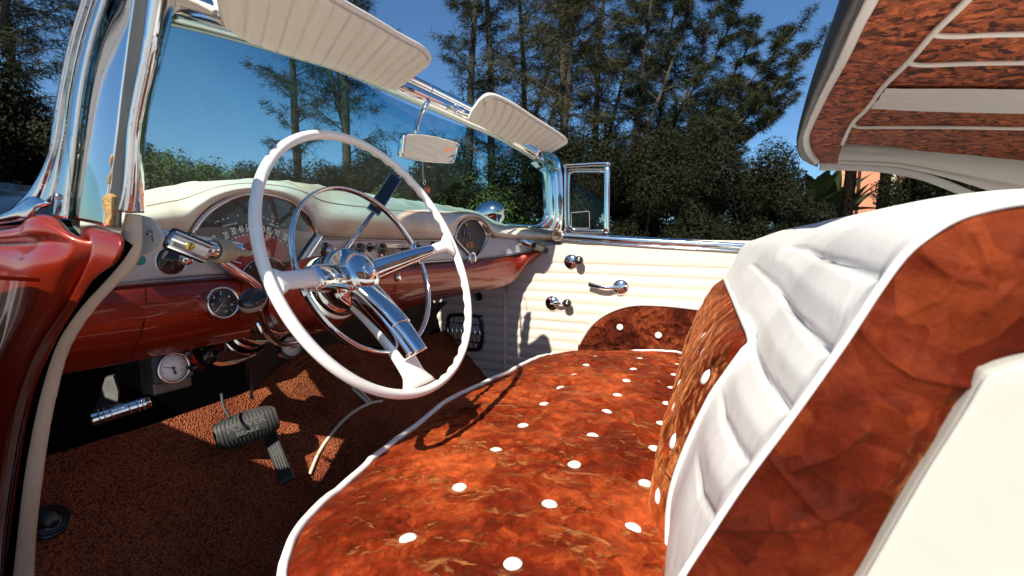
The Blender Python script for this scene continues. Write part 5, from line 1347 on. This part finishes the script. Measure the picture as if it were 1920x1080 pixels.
# foliage materials
def leafmat(name, c1, c2, tr=.15):
    m, t, b_ = nt(name); oi = t.nodes.new('ShaderNodeObjectInfo'); geo = t.nodes.new('ShaderNodeNewGeometry')
    f, _ = noise_(t, coords(t), 1.1, 3, .6)
    k = math_(t, 'MULTIPLY_ADD', geo.outputs['Random Per Island'], .5, math_(t, 'MULTIPLY', f, .5))
    t.links.new(ramp(t, k, [(.2, c1), (.7, c2)]), b_.inputs['Base Color']); b_.inputs['Roughness'].default_value = .6
    b_.inputs['Specular IOR Level'].default_value = .1
    return m
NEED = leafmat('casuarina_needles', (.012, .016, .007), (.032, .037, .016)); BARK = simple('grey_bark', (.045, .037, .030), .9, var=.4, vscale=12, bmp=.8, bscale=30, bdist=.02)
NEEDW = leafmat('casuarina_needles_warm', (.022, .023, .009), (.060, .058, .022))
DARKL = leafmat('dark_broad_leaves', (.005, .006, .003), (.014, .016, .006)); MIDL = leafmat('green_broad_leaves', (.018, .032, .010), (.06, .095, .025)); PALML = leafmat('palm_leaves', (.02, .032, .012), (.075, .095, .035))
def casuarina(seed, h, lean, spread, density, n_need, mat, fork=0, up_bias=.55, low=.25, limbs=()):
    rnd = random.Random(seed); tb = B(); lf = B(); lv_, lf_ = [], []
    trunk = []
    for i in range(14):
        t_ = i/13; trunk.append(V((lean[0]*t_**1.3*h*.3+.12*noise.noise(V((t_*3, seed, 0))), lean[1]*t_**1.3*h*.3+.12*noise.noise(V((t_*3, 0, seed))), h*t_)))
    tb.tube(trunk, lambda u: .15*(1-u)**.8*h/13+.012, 9)
    stems = [trunk]
    for k in range(fork):
        a = rnd.uniform(0, 6.28); i0 = rnd.randint(2, 5); p0 = trunk[i0]; dr_ = V((math.cos(a)*.28, math.sin(a)*.28, 1)); L_ = (h-p0.z)*.85
        st2 = [p0+dr_*(L_*q_/9)+V((.15*noise.noise(V((q_*.4, k, seed))), .1*noise.noise(V((k, q_*.4, seed))), 0)) for q_ in range(10)]
        tb.tube(st2, lambda u: .085*(1-u)+.01, 7); stems.append(st2)
    if limbs:
        for a_, c_ in limbs:
            a_, c_ = V(a_), V(c_); st2 = [a_.lerp(c_, q_/11)+V((.12*noise.noise(V((q_*.5, c_.x, 1))), .3*noise.noise(V((c_.x, q_*.4, 2))), -.5*math.sin(math.pi*q_/11)*.5)) for q_ in range(12)]
            tb.tube(st2, lambda u: .075*(1-u)+.012, 7); stems.append(st2)
    def need_cluster(p, d, n, L_):
        for _ in range(n):
            dd = (d*.55+V((rnd.uniform(-1, 1), rnd.uniform(-1, 1), rnd.uniform(-.9, .5)))*.75).normalized(); l = L_*rnd.uniform(.6, 1.3); w_ = rnd.uniform(.007, .013)
            sidev = dd.orthogonal().normalized(); sidev = Matrix.Rotation(rnd.uniform(0, 6.28), 3, dd) @ sidev
            q_ = p+V((rnd.gauss(0, .05), rnd.gauss(0, .05), rnd.gauss(0, .05))); o = len(lv_)
            end = q_+dd*l+V((0, 0, -l*.25)); lv_.extend([q_-sidev*w_, q_+sidev*w_, end]); lf_.append((o, o+1, o+2))
    for st_ in stems:
        nb = int(density*h*.55) if (limbs and st_ is trunk) else (22 if limbs else int(density*h))
        for k in range(nb):
            t_ = low+(1-low)*(k/nb)**.9; f = t_*(len(st_)-1); i0 = min(len(st_)-2, int(f)); p0 = st_[i0].lerp(st_[i0+1], f-i0)
            a = rnd.uniform(0, 6.28); L_ = spread*(1.15-t_*(.95 if not limbs else .70))*rnd.uniform(.55, 1.15); d = V((math.cos(a), math.sin(a), up_bias*rnd.uniform(.4, 1.5))).normalized()
            pts = [p0]; nseg = 6
            for s in range(nseg):
                d = (d+V((rnd.uniform(-.16, .16), rnd.uniform(-.16, .16), rnd.uniform(-.12, .12)))).normalized(); pts.append(pts[-1]+d*L_/nseg)
            tb.tube(pts, lambda u: .022*(1-u)+.004, 5, caps=False)
            for s in range(1, nseg+1):
                for q_ in range(3):
                    tp = pts[s-1].lerp(pts[s], rnd.random()); aa = rnd.uniform(0, 6.28); d2 = (d*.8+V((math.cos(aa), math.sin(aa), rnd.uniform(-.5, .4)))*.7).normalized(); l2 = rnd.uniform(.25, .75)*(.6+.4*(nseg-s)/nseg)*min(1, L_/1.5)
                    e2 = tp+d2*l2+V((0, 0, -.1*l2)); 
                    if q_ == 0: tb.tube([tp, tp.lerp(e2, .5)+V((0, 0, .03)), e2], .004, 3, caps=False)
                    for w_ in range(3): need_cluster(tp.lerp(e2, (w_+1)/3), d2, n_need, .22)
    to = tb.build('trunk', BARK); fo = bpy.data.meshes.new('crown'); fo.from_pydata(lv_, [], lf_); fo.materials.append(mat)
    co = bpy.data.objects.new('crown', fo); COL.objects.link(co); return to, co
def place(proto_, loc, rz, sc, name, label, cat_, group):
    r_ = bpy.data.objects.new(name, None); COL.objects.link(r_); r_.location = loc; r_.rotation_euler = (0, 0, rz); r_.scale = (sc,)*3
    tag(r_, label, cat_, group)
    for p_ in proto_:
        if p_.parent is None: c_ = p_
        else: c_ = p_.copy(); COL.objects.link(c_)
        c_.parent = r_
    return r_
cA = casuarina(1, 14, (.1, .1), 2.4, 3.2, 6, NEED, 0, .6, .22)
cB = casuarina(2, 15, (-.15, .1), 2.8, 2.7, 5, NEED, 2, .5, .25)
cC = casuarina(3, 13, (.2, -.1), 2.6, 3.4, 6, NEEDW, 1, .45, .18)
cD = casuarina(5, 10, (.25, 0), 1.5, 5.2, 7, NEED, 0, .7, .22, limbs=[((0, 0, 2.2), (6.0, .3, 8.6)), ((.3, 0, 2.6), (4.8, -.8, 6.2)), ((.2, 0, 3.2), (4.3, .6, 9.6)), ((.1, 0, 3.0), (2.4, -.4, 10.5)), ((.5, 0, 2.8), (5.6, .9, 7.2))])
GT = "casuarina trees behind the car"
trees = [
 (cB, -60, 17, .3, 1.0, "tall casuarina at the far left edge, left of the driver's chrome pillar"),
 (cC, 60, 20, 1.9, 1.05, "feathery casuarina just left of the driver's chrome pillar"),
 (cA, 235, 22, 2.2, .95, "casuarina half hidden behind the driver's chrome pillar"),
 (cA, 565, 21, .4, 1.15, "thin casuarina seen through the windscreen above the wheel's left side"),
 (cB, 655, 19, 1.2, 1.1, "forked casuarina seen through the windscreen above the top of the steering wheel"),
 (cA, 872, 17, 4.0, 1.05, "straight thin trunked casuarina directly above the rear view mirror"),
 (cA, 925, 17.5, 1.1, 1.05, "casuarina with a bare trunk above the left end of the small sun visor"),
 (cB, 985, 20, 5.0, 1.0, "casuarina above the middle of the small sun visor"),
 (cC, 1062, 15.5, 2.0, 1.1, "thick dense casuarina with the widest crown behind the passenger pillar"),
 (cC, 1105, 19, 4.1, 1.05, "yellowish casuarina right behind the widest one"),
 (cD, 1165, 17, R(-62), 1.05, "casuarina leaning right with long upswept branches over the vent window"),
 (cD, 1205, 18, R(-70), .98, "rightmost casuarina, its long branches reaching toward the folded top"),
]
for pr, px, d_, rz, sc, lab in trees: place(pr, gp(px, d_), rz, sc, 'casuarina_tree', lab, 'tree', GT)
def bush(seed, w_, h, n, leaf, mat, trunk=True):
    n = int(n*1.9); leaf *= .68
    rnd = random.Random(seed); lv_, lf_ = [], []; lobes = []
    for k in range(16):
        a = rnd.uniform(0, 6.28); r_ = w_*.5*math.sqrt(rnd.random()); z_ = h*rnd.uniform(.12, .86); r_ *= 1-.45*(z_/h)**2; lobes.append((V((r_*math.cos(a), r_*math.sin(a), z_)), rnd.uniform(.18, .34)*w_*.62))
    for k in range(n):
        c, rr = rnd.choice(lobes); d = V((rnd.gauss(0, 1), rnd.gauss(0, 1), rnd.gauss(0, 1))).normalized(); q_ = c+d*rr*(rnd.random()**.35)*(1+.25*noise.noise(d*2.5+c)); 
        if q_.z < .02: q_.z = rnd.uniform(.02, .4)
        nn_ = (d+V((rnd.uniform(-1, 1), rnd.uniform(-1, 1), rnd.uniform(-.2, 1)))*.8).normalized(); u_ = nn_.orthogonal().normalized(); u_ = Matrix.Rotation(rnd.uniform(0, 6.28), 3, nn_) @ u_; w2 = nn_.cross(u_); l = leaf*rnd.uniform(.6, 1.3); o = len(lv_)
        lv_.extend([q_-u_*l*.5, q_+w2*l*.22, q_+u_*l*.5-nn_*l*.12, q_-w2*l*.22]); lf_.append((o, o+1, o+2, o+3))
    me = bpy.data.meshes.new('foliage'); me.from_pydata(lv_, [], lf_); me.materials.append(mat); o = bpy.data.objects.new('foliage', me); COL.objects.link(o)
    tb = B()
    for k in range(5):
        c, rr = lobes[k]; tb.tube(even([V((rnd.uniform(-.1, .1), rnd.uniform(-.1, .1), 0)), V((c.x*.4, c.y*.4, c.z*.5)), c], 6), lambda u: .045*(1-u)+.012, 6)
    return tb.build('stem', BARK), o
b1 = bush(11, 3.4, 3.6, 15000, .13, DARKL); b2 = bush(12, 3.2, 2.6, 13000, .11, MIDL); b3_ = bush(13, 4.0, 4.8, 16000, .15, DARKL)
GB = "dense bushes under the trees"
bl_ = []
rnd = random.Random(4)
kinds = {'d': (b1, 'dark'), 'm': (b2, 'mid green'), 'D': (b3_, 'tall dark')}
spec = [(-120, 12, 'D', .9), (-40, 13, 'd', 1.05), (40, 12, 'd', .95), (110, 14, 'D', .85), (190, 14, 'd', .95), (265, 14.5, 'm', 1.3), (330, 15, 'm', 1.35), (395, 14, 'm', 1.3), (455, 14, 'm', 1.25), (520, 14, 'd', .85), (590, 13.5, 'm', .95), (650, 14, 'd', .9), (715, 14, 'd', .95), (780, 13, 'm', 1.05), (840, 13, 'D', .80), (900, 13, 'm', 1.25), (960, 12.5, 'D', .85), (1020, 13, 'D', .85), (1085, 12, 'D', .78), (1140, 13, 'D', .80), (1195, 12, 'D', .76), (1250, 12.5, 'D', .80), (1310, 12, 'D', .74), (1365, 12.5, 'D', .72), (1410, 12, 'd', .80), (1450, 12, 'd', .66), (1490, 13, 'd', .60), (1220, 15, 'D', .92), (1330, 15, 'D', .86), (1080, 16, 'D', .95), (760, 17, 'D', .95), (600, 18, 'D', .8), (440, 18, 'D', .72)]
where = {-120: "left of the photograph's edge", -40: "at the left edge behind the chrome moulding", 40: "left of the driver's pillar", 110: "behind the chrome of the driver's pillar", 190: "behind the driver's pillar plate", 265: "just right of the driver's pillar", 330: "above the left end of the dash pad", 395: "above the speedometer hood", 455: "beside the left of the steering wheel rim", 520: "inside the upper left of the wheel rim", 590: "inside the wheel rim under the thin tree", 650: "above the horn ring", 715: "above the signal lever blade", 780: "behind the hanging chain", 840: "right of the rear view mirror", 900: "above the passenger spotlight", 960: "in the right part of the windscreen", 1020: "behind the passenger pillar", 1085: "behind the vent window", 1140: "just right of the vent window post", 1195: "above the door handle", 1250: "in the middle of the open door window gap", 1310: "above the door pocket", 1365: "right of the middle of the gap above the door", 1410: "above where belt moulding meets the seat", 1450: "above the seat shoulder", 1490: "beside the banana plants", 1220: "second row, above the vent window's right", 1330: "second row, under the long leaning branches", 1080: "second row, behind the passenger pillar", 760: "second row, behind the mirror stem", 600: "second row, behind the wheel top", 440: "second row, far behind the speedometer"}
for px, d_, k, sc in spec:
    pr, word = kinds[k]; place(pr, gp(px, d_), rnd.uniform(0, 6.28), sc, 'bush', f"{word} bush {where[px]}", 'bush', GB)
# banana plants
def banana(seed):
    rnd = random.Random(seed); tb = B(); tb.tube([V((0, 0, 0)), V((.05, 0, .8)), V((.03, .05, 1.5))], [.13, .10, .07], 10); lf = B()
    for k in range(11):
        a = rnd.uniform(0, 6.28); el = rnd.uniform(.5, 1.35); L_ = rnd.uniform(1.1, 1.6); p = V((.03, .05, 1.45)); d = V((math.cos(a)*math.cos(el), math.sin(a)*math.cos(el), math.sin(el))); pts = [p]
        for s in range(9): d = (d+V((0, 0, -.085))).normalized(); pts.append(pts[-1]+d*L_/9)
        sd_ = d.cross(ZU).normalized(); rows_ = []
        for s, q_ in enumerate(pts):
            u = s/9; w_ = .20*math.sin(math.pi*min(1, max(0, (u-.12)/.88))**.8)+.008; rows_.append([q_-sd_*w_+V((0, 0, .25*w_)), q_, q_+sd_*w_+V((0, 0, .25*w_))])
        lf.grid(rows_)
    return tb.build('stem', PALML), lf.build('leaves', PALML)
bn = banana(3)
for px, d_, rz, sc, lab in [(1500, 16, .5, 1.2, "banana plant with upright leaves beside the dark bushes"), (1535, 17, 2.0, 1.25, "banana plant just left of the bristly palm trunk"), (1556, 18, 4.0, 1.2, "banana plant half hidden by the bristly palm trunk")]: place(bn, gp(px, d_), rz, sc, 'banana_plant', lab, 'plant', 'banana plants left of the building')
def fan(seed):
    rnd = random.Random(seed); tb = B(); tb.tube([V((0, 0, 0)), V((0, .02, .9))], [.06, .05], 8); lf = B()
    for k in range(16):
        a = R(-20+220*k/15); d = V((math.cos(a), .15*rnd.uniform(-1, 1), math.sin(a))).normalized(); c = V((0, .02, .9)); s_ = d.cross(V((0, 1, 0))).normalized(); L_ = rnd.uniform(.55, .7)
        lf.add([c, c+d*L_*.6+s_*.022, c+d*L_, c+d*L_*.6-s_*.022], [(0, 1, 2, 3)])
    return tb.build('stem', BARK), lf.build('fan_leaves', PALML)
fn_ = fan(2); place(fn_, gp(1549, 9.5), R(-35), .85, 'fan_palm', "small fan palm with a round open fan of thin leaves", 'plant', None)
# palm trunks
PBARK = simple('palm_bark', (.009, .007, .0055), 1., spec=0, var=.4, vscale=14, bmp=1, bscale=30, bdist=.03)
def palm(seed, h, r_, spiky=True):
    rnd = random.Random(seed); tb = B(); n_ = 60
    tb.tube([V((.03*math.sin(i*.2), 0, h*i/n_)) for i in range(n_+1)], lambda u: r_*(1+.06*math.sin(u*160)), 12)
    if spiky:
        for k in range(700):
            z_ = h*rnd.random(); a = rnd.uniform(0, 6.28); d = V((math.cos(a), math.sin(a), .9)); p = V((math.cos(a)*r_*.9, math.sin(a)*r_*.9, z_)); s_ = d.cross(ZU).normalized()*.02; tb.add([p-s_, p+s_, p+d*.05*rnd.uniform(.5, 1.4)], [(0, 1, 2)])
    lf = B()
    for k in range(22):
        a = rnd.uniform(0, 6.28); el = rnd.uniform(-.1, 1.2); p = V((0, 0, h)); d = V((math.cos(a)*math.cos(el), math.sin(a)*math.cos(el), math.sin(el))); pts = [p]
        for s in range(10): d = (d+V((0, 0, -.12))).normalized(); pts.append(pts[-1]+d*.24)
        lf.tube(pts, .012, 4, caps=False)
        for s in range(2, 11):
            for q_ in range(3):
                b0 = pts[s-1].lerp(pts[s], q_/3); sd_ = d.cross(ZU).normalized()
                for sg in (-1, 1): e_ = b0+(sd_*sg*.42+d*.25)*(1.1-s/14)+V((0, 0, -.14)); lf.add([b0-d*.018, b0+d*.018, e_], [(0, 1, 2)])
    return tb.build('trunk', PBARK), lf.build('fronds', PALML)
pm = palm(4, 9.5, .105)
place(pm, gp(1577, 12), 0, 1, 'palm_tree', "palm with a bristly dark trunk in front of the pink wall's left end", 'tree', 'palms in front of the building')
place(pm, gp(1641, 13), 1.4, 1, 'palm_tree', "palm with a dark trunk beside the pale post", 'tree', 'palms in front of the building')
for px, d_, k, sc, lab in [(1725, 12.5, 'd', .80, 'dark bush right of the pale post under the raised top'), (1800, 12.5, 'd', .85, 'dark bush behind the seat top at the right'), (1885, 12.5, 'D', .70, 'dark bush at the far right above the seat back')]: place(kinds[k][0], gp(px, d_), px, sc, 'bush', lab, 'bush', GB)
po = B().lathe(gp(1656, 13.2), (0, 0, 1), [(.0, 0), (.13, 0), (.13, .1), (.10, .12), (.10, 5.6), (0, 5.6)], 24).build('post', simple('pale_green_post', (.34, .36, .24), .7, var=.1)); tag(po, "pale greenish round post between the dark palm trunk and the low palm", 'post')
# shrubs in front of the wall
b4 = bush(21, 1.6, 1.15, 5000, .09, MIDL)
for px, d_, sc, lab in [(1605, 13, .95, "low green shrub at the foot of the pink wall"), (1500, 9, .7, "small bright green shrub just above the seat shoulder"), (1690, 13.5, 1.1, "low shrub in front of the wall right of the post")]: place(b4, gp(px, d_), px, sc, 'shrub', lab, 'bush', 'low shrubs near the wall')
# building
bw = simple('coral_stucco', (.56, .215, .12), .9, var=.06, vscale=2, bmp=.2, bscale=30); bw2 = simple('coral_stucco_pale', (.66, .30, .19), .9, var=.06, vscale=2)
bd_ = bpy.data.objects.new('coral_building', None); COL.objects.link(bd_); a = gp(1596, 24); bd_.location = a
tag(bd_, "coral pink stucco building glimpsed between seat back and raised top", 'building')
rt_ = (gp(1760, 24)-a).normalized(); bk_ = V((rt_.y, -rt_.x, 0)); bk_ = bk_ if bk_.dot(a-K) > 0 else -bk_
def bbox(c0, w_, d_, h, name, mt, z0=0): return B().box(c0+rt_*w_/2+bk_*d_/2+V((0, 0, z0+h/2)), rt_*w_/2, bk_*d_/2, V((0, 0, h/2))).build(name, mt, bd_, bevel=.02)
loc0 = V((0, 0, 0)); bbox(loc0, 14, 9, 8.5, 'wall', bw)
bbox(loc0-rt_*.9+bk_*.6, .898, 8, 8.2, 'wall', bw2); bbox(loc0-rt_*1.2+bk_*.4, 15.5, 9, .5, 'parapet', bw2, 8.52)
for k in range(4):
    w_ = B().box(rt_*(4.2+k*2.6)-bk_*.03+V((0, 0, 4.6)), rt_*.6, bk_*.05, V((0, 0, .8))).build('window', simple('window_glass', (.03, .04, .05), .1), bd_); B().box(rt_*(4.2+k*2.6)-bk_*.06+V((0, 0, 3.75)), rt_*.7, bk_*.08, V((0, 0, .06))).build('sill', bw2, w_)
# parked dark car at the far left edge
pc = bpy.data.objects.new('parked_car', None); COL.objects.link(pc); base = gp(-150, 5.6); pc.location = base; pc.rotation_euler = (0, 0, R(20)); tag(pc, "dark blue parked car only just showing at the left edge", 'car')
body = []; prof_c = [(-2.2, .55), (-2.15, .82), (-1.2, .95), (-.9, 1.0), (1.0, 1.0), (1.9, .92), (2.2, .80), (2.25, .5)]
for x_ in (-.86, -.80, 0, .80, .86):
    body.append([V((x_, y_, z_-(.08 if abs(x_) > .82 else 0))) for y_, z_ in prof_c])
dk = simple('dark_blue_paint', (.012, .02, .03), .15, .5, coat=1)
B().grid(body).build('body', dk, pc)
for s_ in (-1, 1):
    B().grid([[V((s_*.86, y_, z_)) for y_, z_ in prof_c for z_ in [z_-.08]], [V((s_*.88, y_, .35)) for y_, z_ in prof_c]]).build('body_side', dk, pc)
    for y_ in (-1.4, 1.4): B().lathe((s_*.78, y_, .32), (s_, 0, 0), [(0, 0), (.32, 0), (.32, .14), (.2, .15), (0, .14)], 28).build('wheel', 'rubber', pc)
cabin = [[V((x_*.78, -1.1, 1.0)), V((x_*.62, -.55, 1.42)), V((x_*.60, .35, 1.44)), V((x_*.78, 1.05, 1.0))] for x_ in (-1, -.5, 0, .5, 1)]
B().grid(cabin).build('roof', dk, pc)
for s_ in (-1, 1): B().add([V((s_*.785, -1.0, 1.0)), V((s_*.625, -.52, 1.40)), V((s_*.605, .33, 1.41)), V((s_*.785, .95, 1.0))], [(0, 1, 2, 3)]).build('side_glass', simple('car_glass', (.02, .05, .06), .05), pc, solid=.01)
for s_ in (-1, 1): B().tube([V((s_*.79, -1.1, 1.0)), V((s_*.63, -.55, 1.42)), V((s_*.61, .35, 1.44)), V((s_*.79, 1.05, 1.0))], .018, 8).build('window_trim', 'chrome', pc)
# ================================================================ light
w = bpy.data.worlds.new("World"); scene.world = w; w.use_nodes = True; t = w.node_tree
sky = t.nodes.new('ShaderNodeTexSky'); sky.sky_type = 'NISHITA'; sky.sun_disc = False
L = V((.70, -.02, -.68)).normalized()      # direction the sunlight travels
el = math.asin(-L.z); tow = -L; az = math.atan2(tow.x, tow.y)
sky.sun_elevation = el; sky.sun_rotation = az; sky.air_density = 1.0; sky.dust_density = .3; sky.ozone_density = 2.5
bg = t.nodes['Background']; bg.inputs[1].default_value = SKY
mxs = t.nodes.new('ShaderNodeMix'); mxs.data_type = 'RGBA'; mxs.blend_type = 'MULTIPLY'; mxs.inputs[0].default_value = 1; mxs.inputs[7].default_value = (.54, .77, .95, 1)
t.links.new(sky.outputs[0], mxs.inputs[6]); t.links.new(mxs.outputs[2], bg.inputs[0])
sl_ = bpy.data.lights.new('sun', 'SUN'); sl_.energy = SUN; sl_.angle = R(.6); sl_.color = (1, .93, .80)
so = bpy.data.objects.new('sun', sl_); COL.objects.link(so); so.rotation_euler = (-L).to_track_quat('Z', 'Y').to_euler()
scene.view_settings.view_transform = 'Standard'; scene.view_settings.look = 'None'; scene.view_settings.exposure = EXPO; scene.view_settings.gamma = 1
scene.render.engine = 'CYCLES'; scene.cycles.max_bounces = 8; scene.cycles.transparent_max_bounces = 12; scene.cycles.use_denoising = True; scene.cycles.sample_clamp_indirect = 6
